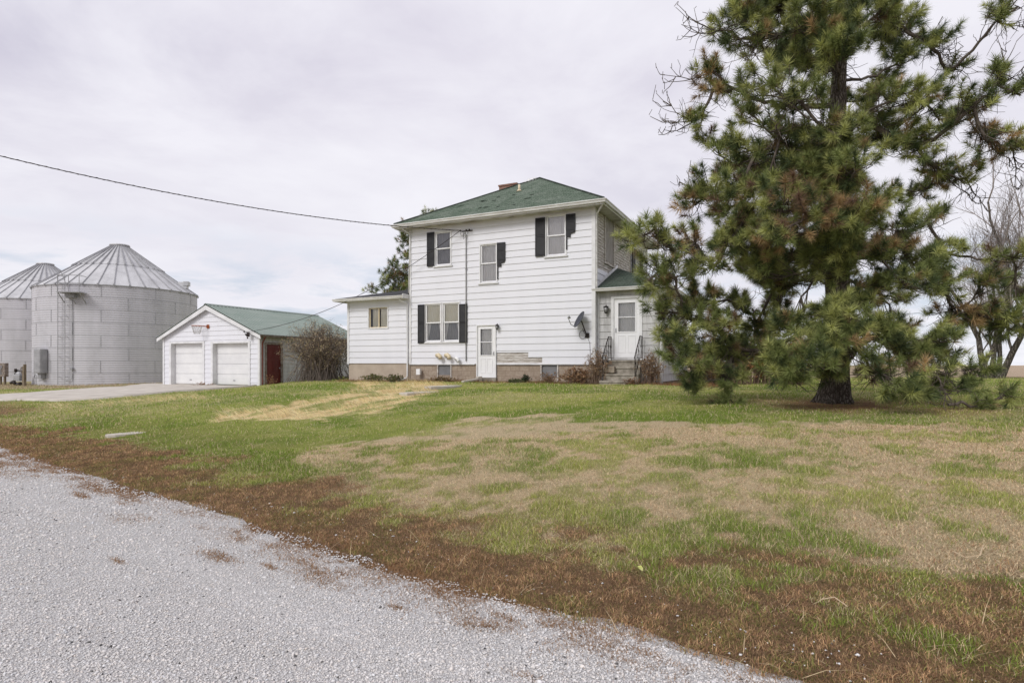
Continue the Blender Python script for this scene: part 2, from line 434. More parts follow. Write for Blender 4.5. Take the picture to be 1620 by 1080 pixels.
# old boards where siding has gone
m = MB(); m.T = TF
siding(m, DMG[0], DMG[1], DMG[2], DMG[3], (), .10, .018, v0=-.03)
siding(m, DMG2[0], DMG2[1], DMG2[2], DMG2[3], (), .10, .018, v0=-.03)
m.build('exposed_boards', 'weathered_wood', house)
# side wall with holes
ZP = zl(4.05 + E)                          # top of the porch roof at the wall
s_cl0 = 0.16; s_cl1 = SY(998); 
zc_b = lambda: 0
ZC0 = zl(ZZ(423, HOUSE, 0, .16))
BW = (SY(957.3), SY(970.0), zl(ZZ(414, HOUSE, 0, SY(963))), zl(ZZ(347, HOUSE, 0, SY(963))))
SWN = (SY(1004), SY(1010), zl(ZZ(436, HOUSE, 0, SY(1007))), zl(ZZ(398, HOUSE, 0, SY(1007))))
m = MB(); m.T = TS
siding(m, 0, DEP, ZS0, ZS1, [(s_cl0, s_cl1, ZC0, ZS1 + .1), SWN])
m.build('side_wall', 'siding', house)
m = MB(); m.T = TS
siding(m, s_cl0, s_cl1, ZC0, ZS1, [BW], .115, .02, v0=-.02)
m.build('clapboard_wall', 'weathered_wood', house)
m = MB(); m.T = TS
m.box(BW[0], BW[1], -.03, .0, BW[2], BW[3]); m.build('boarded_window', 'plywood', house)
m = MB(); m.T = TS
for a in (BW[0] - .1, BW[1]): m.box(a, a + .1, -.02, .035, BW[2] - .1, BW[3] + .02)
m.box(BW[0] - .15, BW[1] + .15, -.02, .05, BW[2] - .16, BW[2] - .1)
m.build('window_casing', 'weathered_wood', house)
# plain rear and left walls
m = MB(); m.poly([(-WID, 0, ZS0), (-WID, DEP, ZS0), (-WID, DEP, ZS1), (-WID, 0, ZS1)])
m.T = lambda u, v, z: (u, DEP + v, z); siding(m, -WID, 0, ZS0, ZS1); m.T = lambda u, v, z: (-WID - v, u, z); siding(m, 0, DEP, ZS0, ZS1, lip=.02, v0=.004)
m.build('rear_wall', 'siding', house)
# foundation
WE1 = hr(691.5, 575, 714.3, 593); WE2 = hr(855, 576, 883.3, 597.5)
m = MB(); m.T = TF
def fnd(x0, x1): m.box(x0, x1, -.25, -.03, -.6, ZS0)
cuts = sorted([WE1[:2], DB[:2], WE2[:2]]); x = -WID
for a, b in cuts: fnd(x, a); x = b
fnd(x, 0)
for w in (WE1, WE2): m.box(w[0], w[1], -.25, -.03, -.6, w[2])
m.T = None
m.box(-.25, -.03, .25, DEP, -.6, ZS0); m.box(-WID, -.25, DEP - .25, DEP - .03, -.6, ZS0); m.box(-WID + .03, -WID + .25, .25, DEP - .25, -.6, ZS0)
m.build('foundation', 'block', house)
for w in (WE1, WE2):
    m = MB(); m.T = TF; m.box(w[0] + .04, w[1] - .04, -.10, -.06, w[2], ZS0 - .01); o = m.build('basement_window', 'screen', house)
    [bxp('frame', 'weathered_wood', o, TF, a, a + .05, -.12, .01, w[2] - .1, ZS0 - .004) for a in (w[0], w[1] - .05)]
# corner boards
m = MB(); m.T = TF; m.box(-.11, .035, .005, .045, ZS0 - .02, ZS1)
m.T = TS; m.box(-.002, .12, .005, .037, ZS0 - .02, ZS1); m.build('corner_board', 'trim', house)
bxp('corner_board', 'trim', house, TF, -WID - .03, -WID + .07, .003, .04, ZS0 - .02, ZS1); bxp('corner_board', 'trim', house, TS, DEP - .1, DEP + .02, .003, .04, ZS0, ZS1)
bxp('starter_strip', 'trim', house, TF, -WID, DB[0] - .09, .002, .035, ZS0 - .03, ZS0 + .012); bxp('starter_strip', 'trim', house, TF, DB[1] + .05, -.12, .002, .035, ZS0 - .03, ZS0 + .012)

# ---- windows
def curtain(u0, u1, z0, z1, v, T, mat, par, gap=0.0, folds=9):
    m = MB(); m.T = T; n = folds * 6
    for i in range(n):
        a, b = i / n, (i + 1) / n
        fa, fb = (v - .012 * math.sin(a * folds * 6.283) - .008 * math.sin(a * 31), v - .012 * math.sin(b * folds * 6.283) - .008 * math.sin(b * 31))
        ua, ub = u0 + (u1 - u0) * a, u0 + (u1 - u0) * b
        m.poly([(ua, fa, z0), (ub, fb, z0), (ub, fb, z1), (ua, fa, z1)])
    m.build('curtain', mat, par, smooth=True)
def sash_window(q, T, par, mid=.5, cv=-.085, cur='curtain', lowcur=True, screen=False, sill=True, fw=.055, label=None, low_open=None):
    u0, u1, z0, z1 = q; zm = z0 + (z1 - z0) * mid
    m = MB(); m.T = T
    m.box(u0 - .05, u0, -.10, .035, z0 - .02, z1 + .05); m.box(u1, u1 + .05, -.10, .035, z0 - .02, z1 + .05)
    m.box(u0 - .05, u1 + .05, -.10, .038, z1, z1 + .055); m.box(u0, u1, -.1, .03, z0 - .04, z0)
    w = m.build('window', 'trim', par)
    if label: w['label'] = label
    f = MB(); f.T = T
    for a, b, v in ((zm - .02, z1, -.008), (z0, zm + .02, -.035)):
        f.box(u0, u0 + fw, v - .025, v, a, b); f.box(u1 - fw, u1, v - .025, v, a, b)
        f.box(u0 + fw, u1 - fw, v - .025, v - .002, a, a + fw * .85); f.box(u0 + fw, u1 - fw, v - .025, v - .002, b - fw * .85, b)
    f.build('sash', 'door_white', w)
    g = MB(); g.T = T
    g.poly([(u0 + fw, -.023, zm), (u1 - fw, -.023, zm), (u1 - fw, -.023, z1 - fw), (u0 + fw, -.023, z1 - fw)])
    g.poly([(u0 + fw, -.051, z0 + fw * .8), (u1 - fw, -.051, z0 + fw * .8), (u1 - fw, -.051, zm - fw * .4), (u0 + fw, -.051, zm - fw * .4)])
    g.build('pane', 'glass', w)
    if screen:
        g = MB(); g.T = T; g.box(u0 + fw, u1 - fw, -.105, -.1, z0 + fw * .8, zm - fw * .4); g.build('screen', 'screen', w)
    if cur: curtain(u0 + .02, u1 - .02, zm - .01 if not lowcur else z0, z1, cv, T, cur, w)
    if sill:
        g = MB(); g.T = T; g.box(u0 - .1, u1 + .1, -.02, .075, z0 - .085, z0 - .04); g.build('sill', 'trim', w)
    return w
sash_window(W1, TF, house, cur='grey_backing', lowcur=True)  # added grey sheet imitates the grey reflection of this window's glass
sash_window(W2, TF, house, cur='curtain')
sash_window(W3, TF, house, cur='curtain', screen=False)
xm = (WD[0] + WD[1]) / 2
sash_window((WD[0], xm - .06, WD[2], WD[3]), TF, house, cur='curtain_cream', lowcur=False, sill=False, cv=-.058)
sash_window((xm + .06, WD[1], WD[2], WD[3]), TF, house, cur='curtain_cream', lowcur=False, sill=False, cv=-.058)
m = MB(); m.T = TF; m.box(WD[0] - .08, WD[1] + .08, -.02, .07, WD[2] - .085, WD[2] - .04); m.build('sill', 'trim', house)
# tied-back lower drapes behind the double window
for a, b in ((WD[0], xm - .06), (xm + .06, WD[1])):
    zm = (WD[2] + WD[3]) / 2; n = 24
    for s, k in ((a, 1), (b, -1)):
        m = MB(); m.T = TF
        for i in range(n):
            z0, z1 = WD[2] + (zm - WD[2]) * i / n, WD[2] + (zm - WD[2]) * (i + 1) / n
            wa = (b - a) * (.10 + .18 * (i / n) ** 1.6); wb = (b - a) * (.10 + .18 * ((i + 1) / n) ** 1.6)
            m.poly([(s, -.11, z0), (s + k * wa, -.13, z0), (s + k * wb, -.13, z1), (s, -.11, z1)])
        m.build('drape', 'curtain', house, smooth=True)
    curtain(a + .02, b - .02, WD[2], zm, -.16, TF, 'grey_backing', house, folds=5)
sash_window(SWN, TS, house, cur='curtain')

# ---- shutters, two of them broken
def shutter(q, T, par, strip=None, broken=0, label=None):
    u0, u1, z0, z1 = q; m = MB(); m.T = T
    fw = .045
    zb = z0
    if broken:                        # jagged lower edge
        m.poly([(u0, .062, z0), (u0 + (u1 - u0) * broken, .062, z0 - .04), (u0 + (u1 - u0) * broken, .062, z0 + .1), (u1 - .04, .062, z0 + .13), (u1, .062, z0 + .22), (u1, .062, z1), (u0, .062, z1)])
        m.poly([(u0, .03, z0), (u0, .03, z1), (u1, .03, z1), (u1, .03, z0 + .22), (u1 - .04, .03, z0 + .13), (u0 + (u1 - u0) * broken, .03, z0 + .1), (u0 + (u1 - u0) * broken, .03, z0 - .04)])
        m.poly([(u1, .03, z0 + .22), (u1, .062, z0 + .22), (u1, .062, z1), (u1, .03, z1)]); m.poly([(u0, .03, z0), (u0, .062, z0), (u0, .062, z1), (u0, .03, z1)])
        m.poly([(u0, .03, z0), (u0, .062, z0), (u1, .062, z0 + .22), (u1, .03, z0 + .22)]); zb = z0 + .24
    else:
        m.box(u0, u1, .03, .055, z0, z1)
    m.box(u0, u0 + fw, .055, .074, zb, z1); m.box(u1 - fw, u1, .055, .074, zb, z1)
    for z in (z1 - fw, (zb + z1) / 2, zb): m.box(u0 + fw, u1 - fw, .055, .073, z, z + fw)
    z = zb + fw + .02
    while z < z1 - fw - .03:
        if abs(z - (zb + z1) / 2 - .02) > .05:
            m.poly([(u0 + fw, .070, z), (u1 - fw, .070, z), (u1 - fw, .057, z + .035), (u0 + fw, .057, z + .035)])
        z += .045
    if strip: m.box(strip[0], strip[1], .03, .05, strip[2], z0 + .02)
    o = m.build('shutter', 'shutter', par)
    if label: o['label'] = label
shutter(hr(676.7, 368, 688.2, 421.7), TF, house)
q = hr(787.2, 384, 800, 420.7); shutter(q, TF, house, (q[0], q[0] + .05, hr(787, 420, 790, 442)[2]), .5, 'black shutter broken off below with a narrow strip left')
shutter(hr(847.7, 345, 862.9, 405.7), TF, house)
q = hr(896, 339, 910.7, 374); shutter(q, TF, house, (q[0], q[0] + .05, hr(895, 380, 898, 395)[2]), .5, 'black shutter with its lower half broken away')
shutter(hr(662.3, 482, 672.6, 543), TF, house); shutter(hr(727.6, 481, 740, 542), TF, house)
shutter((SWN[0] - .62, SWN[0] - .1, SWN[2], SWN[3]), TS, house); shutter((SWN[1] + .1, SWN[1] + .62, SWN[2], SWN[3]), TS, house)

# ---- doors
def panel_door(q, T, par, gl, name='door', mat='door_white', handle_left=False, midrail=True, cur='curtain', v=-.04):
    u0, u1, z0, z1 = q; g0, g1, h0, h1 = gl
    m = MB(); m.T = T
    m.box(u0, g0, v - .045, v, z0, z1); m.box(g1, u1, v - .045, v, z0, z1)
    m.box(g0, g1, v - .045, v, z0, h0); m.box(g0, g1, v - .045, v, h1, z1)
    pw = (u1 - u0); 
    for a, b in ((.16, .46), (.54, .84)):     # raised lower panels
        x0, x1 = u0 + pw * a, u0 + pw * b; za, zb = z0 + .18, h0 - .14
        for (p0, p1, r0, r1) in ((x0, x1, za, za + .02), (x0, x1, zb - .02, zb), (x0, x0 + .02, za + .02, zb - .02), (x1 - .02, x1, za + .02, zb - .02)):
            m.box(p0, p1, v, v + .012, r0, r1)
    for (p0, p1, r0, r1) in ((g0 - .035, g1 + .035, h1, h1 + .035), (g0 - .035, g1 + .035, h0 - .035, h0), (g0 - .035, g0, h0, h1), (g1, g1 + .035, h0, h1)):
        m.box(p0, p1, v, v + .016, r0, r1)
    if midrail: m.box(g0, g1, v - .03, v + .008, (h0 + h1) / 2 - .015, (h0 + h1) / 2 + .015)
    d = m.build(name, mat, par)
    g = MB(); g.T = T; g.poly([(g0, v - .02, h0), (g1, v - .02, h0), (g1, v - .02, h1), (g0, v - .02, h1)]); g.build('pane', 'glass', d)
    if cur: curtain(g0, g1, h0, h1, v - .10, T, cur, d, folds=6)
    g = MB(); g.T = T; hx = u0 + .07 if handle_left else u1 - .07; hz = z0 + (z1 - z0) * .46
    g.box(hx - .02, hx + .02, v, v + .01, hz - .09, hz + .09); g.tube([(hx, v + .01, hz + .04), (hx, v + .05, hz + .03), (hx, v + .05, hz - .05)], .009, 6)
    g.build('handle', 'galv', d)
    return d
def casing(q, T, par, w=.07, mat='trim', v1=.05):
    m = MB(); m.T = T; u0, u1, z0, z1 = q
    m.box(u0 - w, u0, -.1, v1, z0, z1 + w); m.box(u1, u1 + w, -.1, v1, z0, z1 + w); m.box(u0, u1, -.1, v1 - .003, z1, z1 + w)
    m.build('door_frame', mat, par)
gl = hr(760.3, 520.3, 778.2, 561.5)
DBi = (DB[0] + .05, DB[1] - .05, DB[2], DB[3] - .03)
panel_door(DBi, TF, house, (gl[0], gl[1], gl[2], gl[3]), v=.0)
casing(DBi, TF, house, .05)
m = MB(); m.T = TF; m.box(DB[0] - .03, DB[1] + .03, -.2, .12, DB[2] - .5, DB[2] - .01); m.build('door_sill', 'old_concrete', house)

# ---- main hip roof
OV = .5; ZE = zl(6.03 + E); ZA = zl(8.72 + E)
ax, ay = -WID / 2 + .14, DEP / 2 + .0
c0, c1, c2, c3 = (-WID - OV, -OV), (OV, -OV), (OV, DEP + OV), (-WID - OV, DEP + OV)
def hip(m, corners, apex, ze, nsub=1):
    for i in range(4):
        a, b = corners[i], corners[(i + 1) % 4]
        L = math.hypot(b[0] - a[0], b[1] - a[1]); dx, dy = (b[0] - a[0]) / L, (b[1] - a[1]) / L
        al = (apex[0] - a[0]) * dx + (apex[1] - a[1]) * dy
        H = math.sqrt((apex[0] - a[0] - al * dx) ** 2 + (apex[1] - a[1] - al * dy) ** 2 + (apex[2] - ze) ** 2)
        m.poly([(a[0], a[1], ze), (b[0], b[1], ze), apex], 0, [(0, 0), (L, 0), (al, H)])
m = MB(); hip(m, [c0, c1, c2, c3], (ax, ay, ZA), ZE)
def roof_z(x, y):
    return min(ZE + (y + OV) / (ay + OV) * (ZA - ZE), ZE + (x + WID + OV) / (ax + WID + OV) * (ZA - ZE), ZE + (OV - x) / (OV - ax) * (ZA - ZE), ZE + (DEP + OV - y) / (DEP + OV - ay) * (ZA - ZE))
for k in range(14):                          # lifted and slipped tabs
    x = random.uniform(-7, -.6); y = random.uniform(.1, 2.2)
    if roof_z(x, y) < ZE + (y + OV) / (ay + OV) * (ZA - ZE) - .02: continue
    z = roof_z(x, y); sl = (ZA - ZE) / (ay + OV); w = random.uniform(.12, .3); d = .12
    m.poly([(x, y - d, z - d * sl + .035), (x + w, y - d, z - d * sl + .03), (x + w, y, z + .006), (x, y, z + .006)])
roof = m.build('roof', 'green_shingle', house)
rc = MB()
for c in (c0, c1, c2, c3): rc.tube([(c[0], c[1], ZE + .01), ((c[0] + ax) / 2, (c[1] + ay) / 2, (ZE + ZA) / 2 + .005), (ax, ay, ZA + .01)], .045, 6)
rc.build('hip_cap', 'porch_shingle', roof)
# chimney just behind the left hip
cy_ = 4.7; cx0, cx1 = HX(789.5, cy_ - .3), HX(817, cy_ - .3); ct = zl(ZZ(291, HOUSE, (cx0 + cx1) / 2, cy_ - .3))
m = MB(); m.box(cx0, cx1, cy_ - .3, cy_ + .3, roof_z(cx0, cy_) - .8, ct - .07); m.box(cx0 - .035, cx1 + .035, cy_ - .335, cy_ + .335, ct - .07, ct)
m.build('chimney', 'red_brick', roof)
vy = 2.35; vx = HX(821.5, vy); vz = roof_z(vx, vy)
m = MB(); m.tube([(vx, vy, vz - .05), (vx, vy, vz + .27)], .055, 12); m.tube([(vx, vy, vz - .03), (vx, vy, vz + .05)], [.14, .07], 12); m.build('vent_pipe', 'cream_plastic', roof, smooth=True)
m = MB()                                    # torn ridge flashing near the peak
fl = [(ax - k, ay - k * 1.0 - .03 * math.sin(9 * k), roof_z(ax - k, ay - k) + .03 + .03 * abs(math.sin(23 * k))) for k in [.1 + .055 * i for i in range(10)]]
m.tube(fl, [.03, .07, .05, .09, .06, .10, .07, .05, .06, .02], 5)
m.build('ridge_flashing', 'trim', roof)
# soffit, fascia and gutters
def gutter_run(m, a, b, z, h=.13, w=.11):    # a,b: points along an eave edge, outward to the right of a->b
    L = math.hypot(b[0] - a[0], b[1] - a[1]); dx, dy = (b[0] - a[0]) / L, (b[1] - a[1]) / L; nx, ny = dy, -dx
    prof = [(-.012, 0), (-.012, -h), (w * .62, -h), (w * .75, -h * .55), (w, -h * .35), (w, -.01), (w - .012, -.01), (w - .012, -h * .3), (w * .7, -h * .5), (w * .57, -h + .012), (.0, -h + .012), (.0, 0)]
    k = len(m.v); n = len(prof)
    for P, s in ((a, -1), (b, 1)):
        for u, zz in prof:
            e = max(0, u) * s
            m.v.append((P[0] + nx * u + dx * e, P[1] + ny * u + dy * e, z + zz))
    for i in range(n):
        j = (i + 1) % n; m.f.append((k + i, k + j, k + n + j, k + n + i)); m.mi.append(0)
m = MB()
for a, b in ((c0, c1), (c1, c2), (c2, c3), (c3, c0)): gutter_run(m, a, b, ZE - .015)
m.build('gutter', 'gutter', house)
m = MB()
m.box(c0[0] + .02, c1[0] - .02, c0[1] + .02, c0[1] + .045, ZE - .20, ZE - .02); m.box(c1[0] - .045, c1[0] - .02, c0[1] + .045, c2[1] - .02, ZE - .20, ZE - .021)
m.box(c0[0] + .02, c0[0] + .045, c0[1] + .045, c2[1] - .02, ZE - .20, ZE - .021)
m.build('fascia', 'trim', house)
m = MB(); zs = ZE - .17
n = 46                                       # ribbed soffit panels along the front and side eaves
for i in range(n):
    x0 = c0[0] + .045 + (c1[0] - c0[0] - .09) * i / n; x1 = c0[0] + .045 + (c1[0] - c0[0] - .09) * (i + 1) / n
    m.box(x0 + .008, x1, c0[1] + .046, 0.02, zs, zs + .015); m.box(x0, x0 + .008, c0[1] + .046, .02, zs + .010, zs + .02)
for i in range(n):
    y0 = .02 + (DEP + OV - .06) * i / n; y1 = .02 + (DEP + OV - .06) * (i + 1) / n
    m.box(-.02, c1[0] - .046, y0 + .008, y1, zs, zs + .015); m.box(-.02, c1[0] - .046, y0, y0 + .008, zs + .010, zs + .02)
    m.box(c0[0] + .046, -WID, y0 + .008, y1, zs, zs + .015)
m.box(-WID - OV + .05, OV - .05, DEP, DEP + OV - .05, zs, zs + .015)
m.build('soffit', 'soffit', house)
# downspouts
def rect_spout(pts, par, label=None, mat='gutter', w=.036):
    m = MB(); m.tube(pts, w, 6); o = m.build('downspout', mat, par, smooth=True)
    if label: o['label'] = label
zpr = zl(2.95 + E)
rect_spout([(.42, -.42, ZE - .14), (.42, -.40, ZE - .20), (.10, -.06, ZE - .42), (.075, -.02, ZE - .5), (.075, -.02, zpr), (.09, .02, zpr - .12)], house)
xa = HX(646)
ZAE = zl(3.0 + E)
rect_spout([(xa - .2, -.36, ZAE - .1), (xa - .2, -.34, ZAE - .2), (xa, -.07, ZAE - .36), (xa, -.07, .18), (xa - .03, -.12, .08), (xa - .28, -.32, .0), (xa - .4, -.4, -.03)], house, mat='trim')
rect_spout([(-WID - .1, -.42, ZE - .14), (-WID - .1, -.40, ZE - .22), (-WID + .02, -.05, ZE - .36), (-WID + .035, -.05, ZE - .6), (-WID - .05, -.04, ZAE + .1)], house, mat='trim')

# ---- left annex
XL = HX(551); ZAT = ZAE - .12
AW = hr(584, 486.7, 613.3, 518.3)
m = MB(); m.T = TF
siding(m, XL, -WID - .035, ZS0 + .03, ZAT, [AW])
m.T = lambda u, v, z: (XL - v, u, z); siding(m, 0, 6, ZS0 + .03, ZAT); m.T = lambda u, v, z: (u, 6 + v, z); siding(m, XL, -WID, ZS0, ZAT)
m.T = TF
for a in AW[:2]: m.poly([(a, .02, AW[2]), (a, -.12, AW[2]), (a, -.12, AW[3]), (a, .02, AW[3])])
m.build('annex_wall', 'siding', house)
m = MB(); m.T = TF; m.box(XL + .02, -WID - .02, -.25, -.02, -.6, ZS0 + .03); m.T = None; m.box(XL + .02, XL + .25, .25, 5.9, -.6, ZS0 + .03)
m.build('annex_foundation', 'annex_foundation', house)
m = MB(); m.T = TF; m.box(XL - .03, XL + .07, .003, .04, ZS0, ZAT); m.build('corner_board', 'trim', house)
m = MB(); m.T = TF; u0, u1, z0, z1 = AW; um = (u0 + u1) / 2; fw = .05
m.box(u0 - .05, u0, -.1, .035, z0 - .05, z1 + .05); m.box(u1, u1 + .05, -.1, .035, z0 - .05, z1 + .05); m.box(u0, u1, -.1, .033, z1, z1 + .05); m.box(u0, u1, -.1, .033, z0 - .05, z0)
w = m.build('window', 'trim', house); w['label'] = 'small sliding window with two panes'
m = MB(); m.T = TF
for a, b, v in ((u0, um + .03, -.03), (um - .03, u1, -.058)):
    m.box(a, a + fw, v - .025, v, z0, z1); m.box(b - fw, b, v - .025, v, z0, z1); m.box(a + fw, b - fw, v - .025, v - .002, z0, z0 + .04); m.box(a + fw, b - fw, v - .025, v - .002, z1 - .04, z1)
m.build('sash', 'cream_plastic', w)
m = MB(); m.T = TF; m.poly([(u0, -.05, z0), (um, -.05, z0), (um, -.05, z1), (u0, -.05, z1)]); m.poly([(um, -.075, z0), (u1, -.075, z0), (u1, -.075, z1), (um, -.075, z1)]); m.build('pane', 'glass', w)
curtain(u0 + .12, um - .02, z0, z1, -.125, TF, 'curtain_cream', w); curtain(um + .05, u1 - .02, z0, z1, -.125, TF, 'curtain_cream', w)
# annex roof: low hip
o2 = .42; a0, a1_ = (XL - o2, -o2), (-WID - .02, -o2); rr = .42
yA = 3.0; xA = XL + 2.6
m = MB()
za = ZAE; zb = ZAE + .80
def up(pts, uv): m.poly(pts, 0, uv)
up([(a0[0], a0[1], za), (a1_[0], a1_[1], za), (a1_[0], yA, zb), (xA, yA, zb)], [(0, 0), (3.9, 0), (3.9, 3.45), (2.9, 3.45)])
up([(a0[0], 6 + o2, za), (a0[0], a0[1], za), (xA, yA, zb)], [(0, 0), (6.8, 0), (3.4, 3)])
up([(a1_[0], 6 + o2, za), (a0[0], 6 + o2, za), (xA, yA, zb), (a1_[0], yA, zb)], [(0, 0), (3.9, 0), (1, 3.4), (0, 3.4)])
m.build('annex_roof', 'grey_shingle', house)
m = MB(); gutter_run(m, a0, (-WID - .12, -o2), za - .01, .12, .1); gutter_run(m, (a0[0], 6 + o2), a0, za - .01, .12, .1); m.build('gutter', 'gutter', house)
m = MB(); m.box(a0[0] + .01, -WID - .05, a0[1] + .01, .0, za - .135, za - .125); m.box(a0[0] + .01, XL, .0, 6, za - .135, za - .125)
m.box(a0[0] + .02, -WID - .05, a0[1] + .02, a0[1] + .04, za - .14, za - .02); m.box(-WID - .06, -WID - .035, a0[1] - .08, .0, za - .14, za + .05); m.build('soffit', 'trim', house)

# ---- enclosed porch on the right
PT = .30; PX1 = 2.42; PD = 5.7
ZPE = zl(2.86 + E); ZPF = zl(.27 + E)
PDr = hr(971.5, 472, 1012, 565, PT)
m = MB(); m.T = lambda u, v, z: (u, PT - v, z)
siding(m, .01, PX1, .05, ZPE - .08, [PDr])
for a in PDr[:2]: m.poly([(a, .02, PDr[2]), (a, -.12, PDr[2]), (a, -.12, PDr[3]), (a, .02, PDr[3])])
m.T = lambda u, v, z: (PX1 + v, u, z); siding(m, PT, PD, .05, ZPE - .08)
m.T = lambda u, v, z: (u, PD + v, z); siding(m, 0, PX1, .05, ZPE - .08)
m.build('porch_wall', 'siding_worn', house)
m = MB(); m.box(.03, PX1 - .03, PT + .03, PD, -.6, .05); m.build('porch_foundation', 'block', house)
TP = lambda u, v, z: (u, PT - v, z)
g = hr(978.4, 478.8, 1004.9, 524.2, PT)
panel_door(PDr, TP, house, g, handle_left=True, v=.0)
casing(PDr, TP, house, .10, v1=.045)
bxp('corner_board', 'trim', house, TP, PX1 - .08, PX1 + .02, .003, .045, .0, ZPE - .08); bxp('corner_board', 'trim', house, TP, .012, .09, .003, .04, .0, ZPE - .08)
po = .28; p0, p1, p2, p3 = (-.02, PT - po), (PX1 + po, PT - po), (PX1 + po, PD + po), (-.02, PD + po)
ya = 3.0; ZPA = zl(4.05 + E)
m = MB()
m.poly([(.0, p0[1], ZPE), (p1[0], p1[1], ZPE), (.0, ya, ZPA)], 0, [(0, 0), (2.7, 0), (0, 3.2)])
m.poly([(p1[0], p1[1], ZPE), (p2[0], p2[1], ZPE), (.0, ya, ZPA)], 0, [(0, 0), (6, 0), (3, 2.9)])
m.poly([(p2[0], p2[1], ZPE), (.0, p2[1], ZPE), (.0, ya, ZPA)], 0, [(0, 0), (2.7, 0), (2.7, 3)])
proof = m.build('porch_roof', 'porch_shingle', house)
m = MB(); m.T = TS
sl = (ZPA - ZPE) / (ya - p0[1])
m.poly([(p0[1], .045, ZPE + .01), (ya, .045, ZPA + .01), (ya, .045, ZPA + .14), (p0[1], .045, ZPE + .12)])
m.poly([(p0[1], .045, ZPE + .12), (ya, .045, ZPA + .14), (ya, .03, ZPA + .14), (p0[1], .03, ZPE + .12)])
m.build('flashing', 'trim', proof)
m = MB(); gutter_run(m, p0, p1, ZPE - .005, .12, .10); gutter_run(m, p1, p2, ZPE - .005, .12, .10); m.build('gutter', 'gutter', house)
m = MB(); m.box(.01, p1[0] - .01, p1[1] + .01, PT, ZPE - .13, ZPE - .12); m.box(PX1, p1[0] - .01, PT, PD, ZPE - .13, ZPE - .12)
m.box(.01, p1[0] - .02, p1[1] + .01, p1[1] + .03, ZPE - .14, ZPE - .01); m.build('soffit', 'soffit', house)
rect_spout([(PX1 + .2, PT - .2, ZPE - .13), (PX1 + .18, PT - .18, ZPE - .22), (PX1 - .1, PT - .06, ZPE - .4), (PX1 - .12, PT - .07, ZPE - .5), (PX1 - .12, PT - .07, .1)], house)

# ---- service mast, conduit, vents
xm_ = HX(738.3)
m = MB(); m.tube([(xm_, -.055, hr(738, 380, 740, 571)[2]), (xm_, -.055, hr(738, 374, 740, 380)[3]), (xm_, -.11, hr(738, 372, 740, 380)[3] + .07), (xm_, -.2, hr(738, 372, 740, 380)[3] + .03)], .022, 8)
for z in (1.5, 3.2, 4.6): m.box(xm_ - .04, xm_ + .04, -.065, -.02, z, z + .03)
m.build('conduit', 'galv', house, smooth=True)
m = MB(); zi = hr(730, 366, 740, 372)[3]
for px in (732, 741, 746):
    x = HX(px); m.tube([(x, -.02, zi), (x, -.16, zi)], .012, 6); m.ball((x, -.18, zi), .035)
m.box(HX(731), HX(748), -.035, -.024, zi - .02, zi + .02)
m.build('insulator', 'black_metal', house)
m = MB()
for k, px in enumerate((733, 738, 744)):
    x = HX(px); m.tube([(x, -.18, zi), (x + .02, -.26, zi - .18), (xm_ + .0, -.24, zi - .28 - .05 * k), (xm_, -.2, zi - .12)], .008, 5)
m.build('service_wire', 'black_metal', house)
for px, py, mt, s in ((697, 563.5, 'cream_plastic', 1), (711, 563.5, 'cream_plastic', 1), (725, 568.5, 'white_plastic', .8)):
    x, z = HX(px), hr(px, py - 1, px + 1, py + 1)[2]
    m = MB(); m.tube([(x - .1 * s, -.0, z + .07), (x - .1 * s, -.14 * s, z + .07)], .085 * s, 12)
    m.tube([(x - .1 * s, -.14 * s, z + .07), (x + .02 * s, -.2 * s, z + .085), (x + .10 * s, -.2 * s, z + .03), (x + .12 * s, -.2 * s, z - .1)], [.07 * s, .085 * s, .085 * s, .075 * s], 12)
    m.tube([(x + .12 * s, -.2 * s, z - .02), (x + .12 * s, -.2 * s, z - .03)], .095 * s, 12)
    m.build('wall_vent', mt, house, smooth=True)
x, z = HX(665.7), hr(665, 580, 667, 590)[2]
m = MB(); m.tube([(x, -.03, z + .12), (x, -.12, z + .12), (x, -.16, z + .04)], .04, 8); m.prism([(x - .1, -.22), (x + .1, -.22), (x + .08, -.06), (x - .08, -.06)], z - .07, z + .18, 'z'); m.build('dryer_hood', 'white_plastic', house, bevel=.015)

# ---- wall lanterns, dish, steps
def lantern(px, py, t, s, label):
    x = HX(px, t); y = t; w = wpt(HOUSE, x, y); z = ZZ(py, HOUSE, x, y)
    r = thing('wall_lantern', label, 'wall lamp', (w[0], w[1], z), ANG)
    m = MB(); m.tube([(0, -.03, .02), (0, -.06, .02)], .055 * s, 10); m.tube([(0, -.04, .05), (0, -.12, .12), (0, -.15, .09)], .014, 6); m.build('bracket', 'black_metal', r)
    m = MB(); m.tube([(0, -.15, .09), (0, -.15, .07), (0, -.15, .045)], [.02, .07 * s, .105 * s], 8); m.tube([(0, -.15, -.14 * s), (0, -.15, -.17 * s)], [.06 * s, .03 * s], 8)
    for k in range(4):
        a = math.pi / 4 + k * math.pi / 2; m.tube([(.085 * s * math.cos(a), -.15 + .085 * s * math.sin(a), .045), (.055 * s * math.cos(a), -.15 + .055 * s * math.sin(a), -.14 * s)], .008, 4)
    m.build('lamp_cage', 'black_metal', r)
    m = MB(); m.tube([(0, -.15, .04), (0, -.15, -.135 * s)], [.075 * s, .048 * s], 10); m.build('lamp_glass', 'lamp_glass', r, smooth=True)
lantern(960.5, 488, PT, 1.15, 'black coach lantern on the porch wall left of the white door')
lantern(789, 517, 0, .8, 'small dark lamp on the siding right of the basement door')
